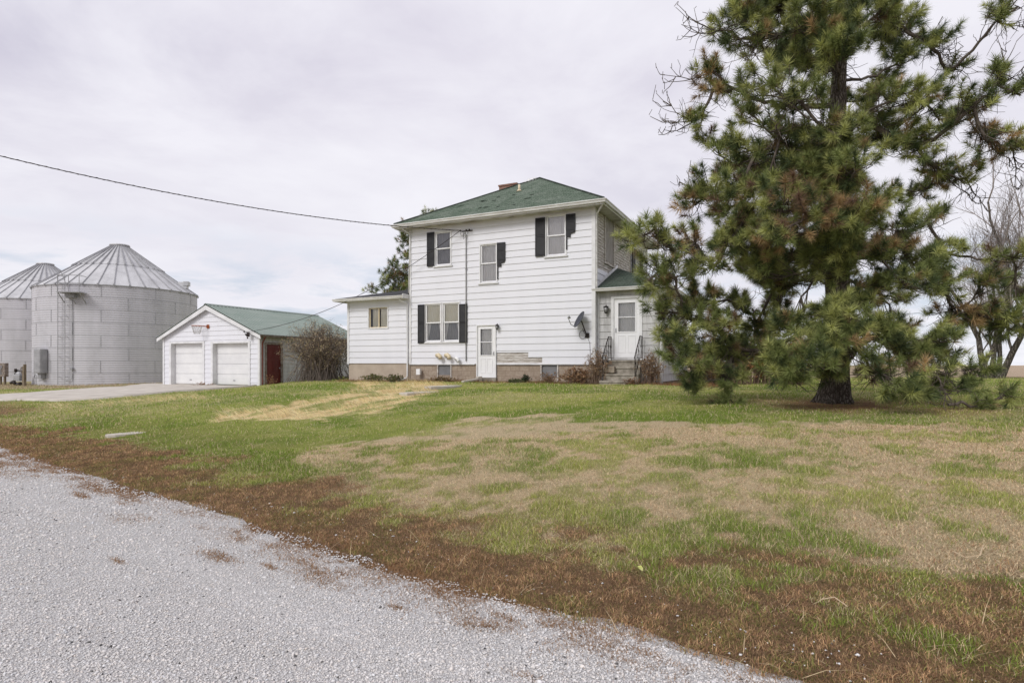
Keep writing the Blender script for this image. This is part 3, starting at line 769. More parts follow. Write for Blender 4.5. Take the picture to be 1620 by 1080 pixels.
# dish
xd, yd = HX(921), -.35
w = wpt(HOUSE, xd, yd); zd = ZZ(505, HOUSE, xd, yd)
dish = thing('satellite_dish', 'dark grey satellite dish mounted on the white siding near the corner', 'satellite dish', (w[0], w[1], zd), ANG)
nrm = Vector((-.62, -.62, .48)).normalized(); side = Vector((.65, -.76, 0)).normalized(); upv = nrm.cross(side); upv = upv if upv.z > 0 else -upv
m = MB(); rings = 8; n = 28; ra, rb = .30, .34
k = len(m.v)
for i in range(rings + 1):
    f = i / rings
    for j in range(n):
        a = 2 * math.pi * j / n
        m.v.append(tuple(side * (ra * f * math.cos(a)) + upv * (rb * f * math.sin(a)) + nrm * (.075 * f * f - .075)))
for i in range(rings):
    for j in range(n):
        q = (j + 1) % n; m.f.append((i * n + j, i * n + q, (i + 1) * n + q, (i + 1) * n + j)); m.mi.append(0)
rim = [side * (ra * math.cos(a)) + upv * (rb * math.sin(a)) for a in [2 * math.pi * j / 28 for j in range(29)]]
m.tube(rim, .008, 5); m.build('reflector', 'dish_grey', dish, smooth=True)
m = MB(); lnb = nrm * .42 - upv * .16 
m.tube([tuple(-upv * rb * .95 - nrm * .02), tuple(-upv * .33 + nrm * .2), tuple(lnb)], .016, 6); m.build('feed_arm', 'galv', dish)
m = MB(); m.tube([tuple(lnb - nrm * .0), tuple(lnb - nrm * .09 + upv * .03)], [.045, .03], 10); m.tube([tuple(lnb + side * .06 + upv * .06), tuple(lnb + side * .06 + upv * .0)], .022, 8); m.build('receiver', 'galv', dish, smooth=True)
m = MB(); bx = HX(929.5) - xd; bz = ZZ(530, HOUSE, HX(929.5), 0) - zd
m.tube([tuple(-nrm * .08), tuple(-nrm * .14 - Vector((0, 0, .05))), (bx * .9, .12, bz * .75), (bx, .27, bz)], .024, 8); m.box(bx - .08, bx + .08, .31, .328, bz - .1, bz + .08)
m.tube([(bx * .4, .15, bz * .6), (bx - .1, .29, bz * .9)], .012, 5); m.build('mount', 'black_metal', dish)
m = MB(); cc = Vector((bx - .18, .3, bz + .02)); m.tube([tuple(cc + Vector((.13 * math.cos(a), .02 * math.sin(3 * a), .15 * math.sin(a)))) for a in [6.283 * i / 20 for i in range(21)]], .008, 4)
m.tube([(bx, .31, bz - .05), (bx + .1, .315, bz - .3), (bx + .13, .315, bz - 1.2)], .007, 4); m.build('cable_loop', 'black_metal', dish)
# steps
sx0, sx1 = HX(950, -1.0), HX(1013, -.4)
ZT = ZPF - .10
steps = thing('front_steps', 'weathered concrete steps with black iron railings up to the porch door', 'steps', (HOUSE[0], HOUSE[1], HB), ANG)
n = 3; m = MB(); rise = (ZT + .02) / (n + .5); run = .27; LD = .50
yl = PT - .04
for i in range(n + 1):
    y1 = yl - LD - i * run; z = ZT - i * rise
    m.box(sx0 - .02 * (i % 2), sx1 + .01 * i, y1, (yl - .004) if i == 0 else yl - LD - (i - 1) * run + (.0), -.3 - .01 * i, z)
    m.box(sx0 - .03, sx1 + .02, y1 - .025, y1, z - .07, z - .004)
m.build('stair_flight', 'old_concrete', steps, bevel=.012)
m = MB(); m.box(sx0 - .02, sx0 + .42, yl - 1.0, yl - .78, ZT - rise * 1.9, ZT - rise * .9); m.build('loose_block', 'stone', steps, bevel=.03)
def rail(x, y0, y1, z0, z1, full):
    m = MB(); r = .014; H = .86
    m.tube([(x, y0, z0), (x, y0, z0 + H)], r, 6); m.tube([(x, y1, z1), (x, y1, z1 + H)], r, 6)
    if full:
        ym = yl - .48
        m.tube([(x, y0, z0 + H), (x, ym, z0 + H), (x, y1, z1 + H), (x, y1 - .06, z1 + H - .08)], .017, 6); m.tube([(x, y0, z0 + .08), (x, ym, z0 + .08), (x, y1, z1 + .1)], r * .8, 6)
        pts = [(y0 + (y1 - y0) * i / 10) for i in range(1, 10)]
        for i, y in enumerate(pts):
            zb = z0 if y > ym else z0 + (z1 - z0) * (ym - y) / (ym - y1)
            m.tube([(x, y, zb + .08), (x + (.02 if i % 2 else 0), y, zb + .45), (x, y, zb + H)], .008, 5)
            if i % 2 == 0: m.tube([(x, y + .05 * math.cos(a), zb + .5 + .05 * math.sin(a)) for a in [6.283 * j / 10 for j in range(11)]], .007, 4)
    m.build('railing', 'black_metal', steps)
rail(sx0 + .06, yl - .1, yl - 1.2, ZT, ZT - 3 * rise, True)
rail(sx1 - .06, yl - .1, yl - 1.2, ZT, ZT - 3 * rise, True)

# ================================================================ GARAGE
GB = E - 1.03
garage = thing('garage', 'white two car garage with green metal roof beside the grain bins', 'garage', (GAR[0], GAR[1], GB), ANG)
gz = lambda z: z - GB
GW, GD = 7.33, 7.5
GE = gz(1.50 + E); GR = gz(3.03 + E)
def gq(a, b, c, d): q = hrect(a, b, c, d, 0, GAR); return q[0], q[1], gz(q[2]), gz(q[3])
D1 = gq(270.5, 541, 322.5, 608); D2 = gq(336.5, 540, 394.5, 611)
D1 = (D1[0], D1[1], -.1, D1[3]); D2 = (D2[0], D2[1], -.1, D2[3] - .02)
m = MB(); m.T = TF
lim = lambda z: (-GW / 2 - (GW / 2) * min(1, (GR - z) / (GR - GE)), -GW / 2 + (GW / 2) * min(1, (GR - z) / (GR - GE)))
siding(m, -GW, 0, -.1, GR - .06, [D1, D2], .24, .022, lim)
m.build('front_wall', 'siding', garage)
RD = (SY(421.5, 0, GAR), SY(444.6, 0, GAR)); ym = sum(RD) / 2
RD = (RD[0], RD[1], gz(ZZ(612, GAR, 0, ym)), gz(ZZ(545, GAR, 0, ym)))
m = MB(); m.T = TS; siding(m, 0, GD, -.3, GE, [RD], .2, .02)
m.T = lambda u, v, z: (-GW - v, u, z); siding(m, 0, GD, -.3, GE, (), .2, .02); m.T = lambda u, v, z: (u, GD + v, z); siding(m, -GW, 0, -.3, GR - .06, (), .24, .02, lim)
m.build('side_wall', 'siding_worn', garage)
bxp('corner_board', 'trim', garage, TF, -GW - .02, -GW + .1, .004, .045, -.15, GE)
m = MB(); m.T = TF; m.box(-.1, .02, .004, .045, -.15, GE)
m.T = TS; m.box(-.045, .08, .004, .04, -.15, GE); m.build('corner_board', 'trim', garage)
rec = .22
for q in (D1, D2):
    m = MB(); m.T = TF; u0, u1, z0, z1 = q; h = (z1 - .06 - .03) / 4
    for k in range(4):
        za, zb = .03 + k * h, .03 + (k + 1) * h - .012
        m.box(u0 + .05, u1 - .05, -rec - .04, -rec, za, zb)
        for j in range(2): m.box(u0 + .06, u1 - .06, -rec, -rec + .004, za + (zb - za) * (.5 * j) + .02, za + (zb - za) * (.5 * j + .5) - .02)
    m.box(u0 + .05, u1 - .05, -rec - .06, -rec - .04, .0, z1 - .06)
    d = m.build('garage_door', 'garage_door', garage)
    m = MB(); m.T = TF; xc = (u0 + u1) / 2; m.box(xc - .07, xc + .07, -rec + .004, -rec + .03, .22, .26); m.build('handle', 'galv', d)
    m = MB(); m.T = TF
    m.box(u0 - .09, u0 + .05, .004, .045, -.12, z1 + .03); m.box(u1 - .05, u1 + .09, .004, .045, -.12, z1 + .03); m.box(u0 + .05, u1 - .05, .004, .042, z1 - .07, z1 + .03)
    m.box(u0 + .035, u0 + .05, -rec - .05, .004, -.12, z1 - .07); m.box(u1 - .05, u1 - .035, -rec - .05, .004, -.12, z1 - .07); m.box(u0 + .05, u1 - .05, -rec - .05, .004, z1 - .07, z1 - .055)
    m.build('door_frame', 'trim', garage)
# red side door
m = MB(); m.T = TS; u0, u1, z0, z1 = RD
m.box(u0, u1, -.07, -.03, z0, z1); pw = u1 - u0
for (a, b) in ((.12, .45), (.55, .88)):
    for (c, d) in ((.06, .30), (.36, .62), (.68, .93)):
        x0, x1, za, zb = u0 + pw * a, u0 + pw * b, z0 + (z1 - z0) * c, z0 + (z1 - z0) * d
        for (p0_, p1_, r0, r1) in ((x0, x1, za, za + .03), (x0, x1, zb - .03, zb), (x0, x0 + .03, za + .03, zb - .03), (x1 - .03, x1, za + .03, zb - .03)): m.box(p0_, p1_, -.03, -.018, r0, r1)
d = m.build('door', 'red_door', garage); d['label'] = 'dark red panelled side door'
m = MB(); m.T = TS; m.ball((u1 - .09, -.0, z0 + .95), .035); m.build('handle', 'galv', d)
m = MB(); m.T = TS; m.box(u0 - .1, u0, -.08, .04, z0, z1 + .1); m.box(u1, u1 + .1, -.08, .04, z0, z1 + .1); m.box(u0, u1, -.08, .038, z1, z1 + .1); m.build('door_frame', 'rusty', garage)
# roof with ribs
og, oe = .22, .28
m = MB(); sl = (GR - GE) / (GW / 2); zt = GR + .10; th = .05
for sgn in (1, -1):
    xr = -GW / 2; xe = -GW / 2 + sgn * (GW / 2 + oe); ze = GR + .10 - sl * (GW / 2 + oe)
    m.poly([(xr, -og, zt), (xe, -og, ze), (xe, GD + og, ze), (xr, GD + og, zt)]); m.poly([(xr, -og, zt - th), (xe, -og, ze - th), (xe, GD + og, ze - th), (xr, GD + og, zt - th)])
    m.poly([(xe, -og, ze), (xe, GD + og, ze), (xe, GD + og, ze - th), (xe, -og, ze - th)])
    y = -og + .01
    while y < GD + og:
        m.prism([(y, 0), (y + .05, 0), (y + .037, .022), (y + .013, .022)], 0, 1, 'x') if False else None
        k = len(m.v)
        for (xx, zz) in ((xr, zt), (xe, ze)):
            for (dy, dz) in ((0, .002), (.014, .025), (.036, .025), (.05, .002)): m.v.append((xx, y + dy, zz + dz))
        for i in range(3): m.f.append((k + i, k + i + 1, k + 4 + i + 1, k + 4 + i)); m.mi.append(0)
        m.f.append((k + 4, k + 5, k + 6, k + 7)); m.mi.append(0)
        y += .229
groof = m.build('roof', 'green_metal', garage)
m = MB(); m.prism([(-GW / 2 - .14, zt - .03), (-GW / 2, zt + .045), (-GW / 2 + .14, zt - .03), (-GW / 2, zt + .025)], -og - .02, GD + og + .02, 'y'); m.build('ridge_cap', 'green_metal', groof)
m = MB()                                     # rake boards on the gable, soffit under them
for sgn in (1, -1):
    xr = -GW / 2; xe = -GW / 2 + sgn * (GW / 2 + oe); ze = zt - sl * (GW / 2 + oe); h = .24
    y0, y1 = -og + .005, -og + .035
    P = [(xr, zt - th), (xe, ze - th), (xe, ze - th - .17), (xr, zt - th - h)]
    k = len(m.v)
    for y in (y0, y1): m.v += [(a, y, b) for a, b in P]
    for q in ((0, 1, 2, 3), (7, 6, 5, 4), (0, 4, 5, 1), (1, 5, 6, 2), (2, 6, 7, 3)): m.f.append(tuple(k + i for i in q)); m.mi.append(0)
    m.poly([(xr, y1, zt - th - .06), (xe, y1, ze - th - .06), (xe, .0, ze - th - .06), (xr, .0, zt - th - .06)])
m.build('rake_board', 'trim', garage)
xe = oe; ze = zt - sl * (GW / 2 + oe)
m = MB(); gutter_run(m, (xe, -og), (xe, GD + og), ze - .01, .11, .1); m.box(.02, xe - .02, -og + .04, GD, ze - .12, ze - .105); m.box(xe - .03, xe - .012, -og + .04, GD + og, ze - .13, ze - .06); m.build('gutter', 'rusty', garage)
m = MB(); m.tube([(xe + .04, .05, ze - .1), (xe - .02, .05, ze - .2), (.09, .10, ze - .38), (.07, .10, ze - .5), (.07, .10, .05), (.14, .06, -.02)], .04, 6); m.build('downspout', 'red_metal', garage, smooth=True)
m = MB(); x = -.55; m.box(x - .1, x + .1, -og - .02, -og + .005, GE - .12, GE + .1)
for k in range(3): m.ball((-.5 - .12 * k, -og - .08, GE - .18 + .16 * k), .04)
m.tube([(-.5, -og - .06, GE - .2), (-.62, -og - .1, GE), (-.74, -og - .06, GE + .15)], .012, 5); m.build('insulator', 'black_metal', garage)
# hoop
xh = HX(330, 0, GAR); w = wpt(GAR, xh, 0); zh = ZZ(516.5, GAR, xh, 0)
hoop = thing('basketball_hoop', 'orange basketball rim with torn net on the garage gable', 'basketball hoop', (w[0], w[1], zh), ANG)
xc_, yc_, rr_ = -.33, -.42, .25
m = MB(); m.tube([(xc_ + rr_ * math.cos(a), yc_ + rr_ * math.sin(a), .03) for a in [6.283 * i / 24 for i in range(25)]], .014, 6)
m.tube([(0, -.03, .03), (-.12, -.22, .03), (-.16, -.27, .03)], .016, 6); m.tube([(0, -.03, -.06), (-.12, -.26, .02)], .012, 6); m.build('rim', 'orange_metal', hoop)
m = MB(); m.tube([(.0, -.022, .0), (.0, -.06, .0)], .1, 12); m.box(-.08, .08, -.06, -.03, -.1, .1); m.build('mounting_plate', 'orange_metal', hoop)
m = MB()
for k in range(12):
    for s in (1, -1):
        pts = []
        for i in range(5):
            f = i / 4; a = 6.283 * (k + s * f * 1.5) / 12; r = rr_ * (1 - .45 * f); pts.append((xc_ + r * math.cos(a), yc_ + r * math.sin(a), .02 - .42 * f))
        m.tube(pts, .006, 4)
m.build('net', 'net', hoop)
# ================================================================ GRAIN BINS
def grain_bin(cx, cy, R_, label, seed):
    zb = E - 1.38; rnd = random.Random(seed)
    b = thing('grain_bin', label, 'grain bin', (cx, cy, zb), 0, 'galvanised grain bins on the left')
    H = 5.28 + 1.38; NS = 112; m = MB()
    # corrugated wall
    nz = int(H / .030); prof = [(R_ + .011 * math.sin(2 * math.pi * (i * .030) / .15) * .7, i * .030) for i in range(nz + 1)]
    k = 0
    for (r, z) in prof:
        for j in range(NS):
            a = 2 * math.pi * j / NS; m.v.append((r * math.cos(a), r * math.sin(a), z))
    for i in range(nz):
        for j in range(NS):
            q = (j + 1) % NS; m.f.append((i * NS + j, i * NS + q, (i + 1) * NS + q, (i + 1) * NS + j)); m.mi.append(0)
    m.build('wall', 'bin_sheet', b, smooth=True)
    m = MB(); rings = 8; rh = H / rings                     # staggered sheet seams
    for i in range(rings):
        for j in range(10):
            a = 2 * math.pi * (j + .5 * (i % 2) + .06 * math.sin(i * 3.1)) / 10 + seed; ca, sa = math.cos(a), math.sin(a)
            m.T = lambda u, v, z, ca=ca, sa=sa: (ca * u - sa * v, sa * u + ca * v, z)
            m.box(R_ + .005, R_ + .02, -.018, .018, i * rh + .02, (i + 1) * rh - .02)
    m.T = None
    for i in range(1, rings):
        n = 96; k = len(m.v)
        for z, r in ((i * rh - .012, R_ + .013), (i * rh + .012, R_ + .013)):
            for j in range(n): a = 2 * math.pi * j / n; m.v.append((r * math.cos(a), r * math.sin(a), z))
        for j in range(n): q = (j + 1) % n; m.f.append((k + j, k + q, k + n + q, k + n + j)); m.mi.append(0)
    m.build('seam', 'bin_seam', b)
    # conical roof with standing ribs
    HR = 8.63 - 5.28; rc = .60; ro = R_ + .07
    m = MB(); n = 36
    for j in range(n):
        a0, a1 = 2 * math.pi * j / n, 2 * math.pi * (j + 1) / n
        for (ra_, za_), (rb_, zb_) in (((ro, H - .02), (R_ * .55, H + HR * .5)), ((R_ * .55, H + HR * .5 + .015), (rc, H + HR))):
            m.poly([(ra_ * math.cos(a0), ra_ * math.sin(a0), za_), (ra_ * math.cos(a1), ra_ * math.sin(a1), za_), (rb_ * math.cos(a1), rb_ * math.sin(a1), zb_), (rb_ * math.cos(a0), rb_ * math.sin(a0), zb_)])
    for j in range(n):
        a = 2 * math.pi * j / n; ca, sa = math.cos(a), math.sin(a)
        m.T = lambda u, v, z, ca=ca, sa=sa: (ca * u - sa * v, sa * u + ca * v, z)
        for (r0, z0, r1, z1) in ((ro + .02, H - .03, R_ * .55, H + HR * .5), (R_ * .57, H + HR * .5, rc, H + HR)):
            k = len(m.v)
            for (r, z) in ((r0, z0), (r1, z1)):
                for (v, dz) in ((-.028, 0), (-.02, .06), (.02, .06), (.028, 0)): m.v.append(m._t((r, v, z + dz)))
            for i in range(3): m.f.append((k + i, k + i + 1, k + 5 + i, k + 4 + i)); m.mi.append(1)
            m.f.append((k, k + 1, k + 2, k + 3)); m.mi.append(1)
    m.T = None
    rf = m.build('roof', ['bin_roof', 'bin_rib'], b)
    m = MB(); k = 0                                        # drip edge, rib ends, mid ring clips
    for j in range(n):
        a = 2 * math.pi * j / n; ca, sa = math.cos(a), math.sin(a)
        m.T = lambda u, v, z, ca=ca, sa=sa: (ca * u - sa * v, sa * u + ca * v, z)
        m.box(ro - .02, ro + .035, -.05, .05, H - .09, H + .05); m.box(R_ * .55 - .02, R_ * .55 + .12, -.05, .05, H + HR * .5 - .04, H + HR * .5 + .07)
    m.T = None; n2 = 72
    for z, r in ((H - .075, ro + .005), (H - .02, ro + .012)):
        for j in range(n2): a = 2 * math.pi * j / n2; m.v.append((r * math.cos(a), r * math.sin(a), z))
    k = len(m.v) - 2 * n2
    for j in range(n2): q = (j + 1) % n2; m.f.append((k + j, k + q, k + n2 + q, k + n2 + j)); m.mi.append(0)
    m.build('roof_edge', 'bin_rib', rf)
    m = MB(); m.tube([(0, 0, H + HR - .08), (0, 0, H + HR + .06), (0, 0, H + HR + .10), (0, 0, H + HR + .17), (0, 0, H + HR + .2)], [.64, .60, .66, .62, .05], 24); m.build('fill_cap', 'bin_roof', b)
    for a in (R(12), R(120)):                      # roof vents
        r = R_ * .80; z = H + HR * .2; ca, sa = math.cos(a), math.sin(a)
        m = MB(); m.T = lambda u, v, z, ca=ca, sa=sa: (ca * u - sa * v, sa * u + ca * v, z)
        m.box(r - .05, r + .55, -.24, .24, z - .25, z + .24); m.box(r + .3, r + .66, -.28, .28, z - .05, z + .28); m.build('roof_vent', 'bin_roof', rf, bevel=.02)
    return b, H, zb
B1 = (-28.8, 43.3); RB = 5.02
bin1, HB1, zb1 = grain_bin(*B1, RB, 'nearer round grain bin with an outside ladder and platform, beside the garage', 1)
B2 = (-40.6, 51.3)
bin2, _, _ = grain_bin(*B2, RB, 'farther round grain bin cut by the left photo edge, behind the nearer bin', 2.3)
def bin_angle(px, B=B1, R_=RB):              # angle of the near wall point seen at pixel column px
    t = math.atan2((px - CX) / F, 1); D = math.hypot(*B); c = math.atan2(B[0], B[1]); dl = t - c
    s = D * math.cos(dl) - math.sqrt(max(0, R_ ** 2 - (D * math.sin(dl)) ** 2)); P = (s * math.sin(t), s * math.cos(t))
    return math.atan2(P[1] - B[1], P[0] - B[0]), P
def TB(a, B=B1):
    ca, sa = math.cos(a), math.sin(a); return lambda v, u, z: (ca * u - sa * v, sa * u + ca * v, z)   # v tangential, u radial
# ladder
a, P = bin_angle(101); T = TB(a); sc = P[1] / F
m = MB(); m.T = T
for s in (-.24, .24): m.tube([(s, RB + .2, .1), (s, RB + .2, HB1 + .55)], .022, 6)
z = .3
while z < HB1 + .5: m.tube([(-.24, RB + .2, z), (.24, RB + .2, z)], .014, 5); z += .3
z = .6
while z < HB1: m.box(-.26, -.24, RB, RB + .2, z, z + .03); m.box(.24, .26, RB, RB + .2, z, z + .03); z += 1.3
m.build('ladder', 'bin_rib', bin1)
a, P = bin_angle(122); T = TB(a); m = MB(); m.T = T; zp = HB1 - .62
m.box(-.75, .62, RB + .02, RB + .85, zp - .05, zp)
for s in (-.7, -.05, .58): m.tube([(s, RB + .8, zp), (s, RB + .8, zp + 1.05)], .022, 5); m.tube([(s, RB + .05, zp - .7), (s, RB + .78, zp - .04)], .03, 5)
for h in (.55, 1.05): m.tube([(-.7, RB + .05, zp + h), (-.7, RB + .8, zp + h), (.58, RB + .8, zp + h), (.58, RB + .05, zp + h)], .02, 5)
m.tube([(-.7, RB + .8, zp + .9), (-.5, RB + .8, zp + 1.3), (-.2, RB + .8, zp + .5)], .02, 5)
m.build('platform', 'bin_rib', bin1)
a, P = bin_angle(115); T = TB(a); m = MB(); m.T = T
m.tube([(0, RB + .06, HB1 - .8), (0, RB + .06, .55), (-.08, RB + .1, .4), (-.35, RB + .1, .35)], .022, 6); m.box(-.07, .07, RB + .02, RB + .16, 1.05, 1.2); m.box(-.28, .28, RB + .02, RB + .3, HB1 - .95, HB1 - .7)
m.build('conduit', 'galv', bin1)
a, P = bin_angle(71); T = TB(a); m = MB(); m.T = T; z0 = ZZ(590, (0, 0), 0, 0)
z0 = (HY - 590) / F * P[1] + E - zb1; z1 = (HY - 552) / F * P[1] + E - zb1
m.box(-.36, .30, RB + .03, RB + .45, z0, z1); m.box(-.33, .27, RB + .45, RB + .47, z0 + .05, z1 - .05)
m.build('control_cabinet', 'galv', bin1, bevel=.02)
m = MB(); m.T = T; m.box(-.22, .1, RB + .03, RB + .3, z0 - .35, z0 - .004); m.tube([(-.2, RB + .15, z0 - .3), (-.75, RB + .2, z0 - .3), (-.6, RB + .2, z0 - .02), (-.2, RB + .15, z0 - .3)], .03, 5); m.build('junction_box', 'galv', bin1)

# utility bits by the bins
def px_at(px, Y): return ((px - CX) / F * Y, Y)
def on_ground(px, Y): X = (px - CX) / F * Y; return (X, Y, ground(X, Y))
p = on_ground(5, 40.5)
ub = thing('meter_pedestal', 'weathered grey utility box on a post, at the far left edge by the bins', 'utility box', p, ANG)
m = MB(); m.box(-.55, .45, -.12, .12, .55, 1.5); m.build('box_body', 'rusty', ub, bevel=.02); m = MB(); m.box(-.4, -.25, -.05, .05, -.2, .55); m.box(.15, .3, -.05, .05, -.2, .55); m.build('leg', 'post_wood', ub)
m = MB()
for k in range(4): m.tube([(-.2 + .1 * k, -.13, .7), (-.25 + .12 * k, -.2, 1.05), (-.1 + .1 * k, -.14, 1.3)], .02, 5)
m.build('cable', 'galv', ub)
p = on_ground(38.5, 37.5)
po = thing('wooden_post', 'short split wooden post in front of the grain bins', 'post', p, ANG)
m = MB(); m.box(-.13, .02, -.07, .07, -.2, 1.25); m.box(.03, .13, -.08, .06, -.2, 1.38); m.build('post_timber', 'post_wood', po, bevel=.012)
m = MB(); m.tube([(-.15, -.09, .8), (-.17, -.11, 1.1), (-.1, -.1, 1.2)], .03, 6); m.build('bracket', 'rusty', po)
p = on_ground(30, 39.0)
gm = thing('gas_meter', 'grey gas meter with dark pipework beside the wooden post', 'gas meter', p, ANG)
m = MB(); m.box(-.35, .45, -.2, .2, .3, .72); m.ball((.05, 0, .75), .22, sc=(1.2, 1, .7)); m.build('meter_body', 'galv', gm, bevel=.05)
m = MB(); m.tube([(-.5, 0, -.1), (-.5, 0, .75), (-.2, 0, .98), (.2, 0, .95), (.6, 0, .8), (.7, 0, -.1)], .045, 8); m.tube([(-.75, -.1, .15), (-.5, -.1, .22), (-.2, -.1, .1)], .1, 8); m.tube([(-.2, -.1, .88), (-.2, -.1, 1.1)], .08, 8); m.tube([(.5, -.25, .05), (.75, -.25, .08)], .16, 10)
m.build('pipework', 'black_metal', gm, smooth=True)

# ================================================================ CABLES
ms = wpt(HOUSE, HX(732), -.2); M0 = Vector((ms[0], ms[1], zi + HB))
def cable(a, b, sag, r, n=40):
    a, b = Vector(a), Vector(b); return [a.lerp(b, i / n) - Vector((0, 0, sag * 4 * (i / n) * (1 - i / n))) for i in range(n + 1)]
Yl = 17.0; L0 = ((-60 - CX) / F * Yl, Yl, (HY - 232) / F * Yl + E)
m = MB(); pts = cable(L0, M0, .42, .02); m.tube(pts, .014, 6)
q = [p_ + Vector((0, .03 * math.sin(i * 1.9) * .6, .02 * math.cos(i * 1.9))) for i, p_ in enumerate(cable(L0, M0, .42, .02, 160))]; m.tube(q, .007, 4)
tag(m.build('power_cable', 'black_metal'), 'twisted power line crossing the sky from the left edge to the house eave', 'cable')
wg = wpt(GAR, -.5, -.3); G0 = Vector((wg[0], wg[1], GB + GE + .12))
m = MB(); m.tube(cable(M0, G0, .75, .016), .012, 5)
tag(m.build('power_cable', 'black_metal'), 'sagging wire running from the house wall past the annex window to the garage corner', 'cable')

# ================================================================ TERRAIN
ra0 = math.atan2(CREASE[-1][1] - CREASE[0][1], CREASE[-1][0] - CREASE[0][0])
STRAW2 = pxpoly([(60, 640), (180, 632), (320, 624), (330, 630), (200, 640), (90, 648)])
STRAW = pxpoly([(325, 662), (430, 663), (530, 661), (610, 650), (665, 632), (712, 611), (690, 604), (640, 601), (560, 604), (575, 618), (500, 634), (420, 645), (345, 652)])
TAN = pxpoly([(500, 712), (640, 688), (700, 668), (870, 652), (1000, 668), (1200, 672), (1400, 668), (1640, 676), (1900, 700), (1900, 950), (1500, 905), (1200, 850), (1000, 900), (800, 850), (560, 790)])
GREENP = [hit(x, y) + (r,) for x, y, r in ((940, 810, .55), (1050, 830, .5), (1160, 830, .4), (1240, 850, .45), (1350, 885, .38), (1310, 905, .30), (1240, 890, .3), (1180, 905, .3), (1080, 860, .4), (1000, 845, .5), (1290, 775, .35), (700, 800, .5), (880, 730, .6), (1180, 740, .9), (1550, 740, .5), (1600, 800, .4), (640, 735, .8))]
BROWNP = [hit(x, y) + (r,) for x, y, r in ((1470, 920, .4), (1560, 940, .5), (900, 845, .25), (1390, 940, .35), (1500, 960, .5), (720, 830, .3))]
PINE = hit(1322, 637)
def weights(X, Y):
    X = np.asarray(X, float); Y = np.asarray(Y, float); d = dist_road(X, Y)
    sr_ = (X * math.cos(ra0) + Y * math.sin(ra0)); sn_ = (-X * math.sin(ra0) + Y * math.cos(ra0)); n5 = fbm(sr_ * .7, sn_ * 3.2, 27, 4)
    nx, ny = X + (fbm(X * .9, Y * .9, 11, 4) - .5) * 1.6, Y + (fbm(X * .9, Y * .9, 12, 4) - .5) * 1.6
    n1 = fbm(X * .8, Y * .8, 21, 4); n2 = fbm(X * 2.6, Y * 2.6, 22, 4); n3 = fbm(X * .3, Y * .3, 23, 3)
    n4 = fbm(X * 7., Y * 7., 24, 3)
    wb = 1 - sst(d + (n1 - .5) * 1.5 + (n2 - .5) * 1.2 + (n4 - .5) * .8 - .30 * sst(X, 0, 4), .75, 1.45)
    wb = wb * (1 - .62 * sst(n4 * .5 + n2 * .5, .46, .58) * sst(d, .45, .9) * sst(X, -1.5, 1.5))
    for x, y, r in BROWNP: wb = np.maximum(wb, np.exp(-(((X - x) / (r * 1.3)) ** 2 + ((Y - y) / r) ** 2)) * sst(n2, .3, .5))
    wb = np.maximum(wb, .9 * sst(-X, 14.5, 16) * (1 - sst(Y, 24, 26)) * (1 - sst(d, 2, 4)))
    dp = np.hypot(X - PINE[0], Y - PINE[1]); wn = .85 * np.exp(-(dp / 2.0) ** 2) * (.5 + n1) + .45 * np.exp(-((Y - 12.2) / 1.3) ** 2) * sst(X, 4, 7) * sst(n1, .35, .6)
    nx2, ny2 = X + (fbm(X * 2.2, Y * 2.2, 14, 4) - .5) * 1.1, Y + (fbm(X * 2.2, Y * 2.2, 15, 4) - .5) * 2.4
    ws = .45 * poly_in(nx * .3 + X * .7, ny * .3 + Y * .7, STRAW2) * sst(n2, .4, .55) + poly_in(nx2, ny2, STRAW) * (.22 + .78 * sst(n5 * .75 + n4 * .25, .41, .52))
    if CREASE:
        D, t = seg_dist(X, Y, CREASE); ws = ws * (1 - .55 * np.exp(-(D / .12) ** 2))
    g2 = n2 * .52 + n4 * .48 + (n1 - .5) * .45 - .03 * (1 - sst(Y, 6, 9))
    wt = poly_in(nx, ny, TAN) * (.22 + .78 * (1 - sst(g2, .47, .60)))
    g = np.zeros(X.shape)
    for x, y, r in GREENP: g = np.maximum(g, np.exp(-(((X - x) / (r * 1.25)) ** 2 + ((Y - y) / r) ** 2)))
    wt = wt * (1 - .85 * np.minimum(1, g * 1.5) * sst(n2 * .6 + n4 * .4, .40, .52))
    wt = np.maximum(wt, .35 * sst(n3 * .5 + n4 * .5, .48, .60))
    field = np.maximum(sst(Y + X * .15 + (n3 - .5) * 3, 40, 43) * sst(X, 5, 9), np.maximum(sst(Y, 55, 60), .6 * sst(-X, 22, 24) * sst(Y, 33, 35)))
    # yard strip at the wall foot: litter and dead stems
    lx = (X - HOUSE[0]) * e1[0] + (Y - HOUSE[1]) * e1[1]; ly = (X - HOUSE[0]) * e2[0] + (Y - HOUSE[1]) * e2[1]
    foot = sst(ly, -1.5, -.5) * (1 - sst(ly, 8, 9)) * sst(lx, -12.5, -11.5) * (1 - sst(lx, 4, 5)) * (.35 + .65 * sst(n2, .3, .55))
    return wb, wn, ws, wt, field, foot, n1, n2
C_BROWN = np.array(lin((152, 123, 95))); C_NEED = np.array(lin((160, 126, 94))); C_STRAW = np.array(lin((255, 232, 180))); C_TAN = np.array(lin((226, 204, 168)))
C_GREEN = np.array(lin((128, 148, 62))); C_GREEN2 = np.array(lin((166, 172, 92))); C_FIELD = np.array(lin((186, 166, 142))); C_FOOT = np.array(lin((140, 104, 76))); C_OLIVE = np.array(lin((126, 122, 72)))
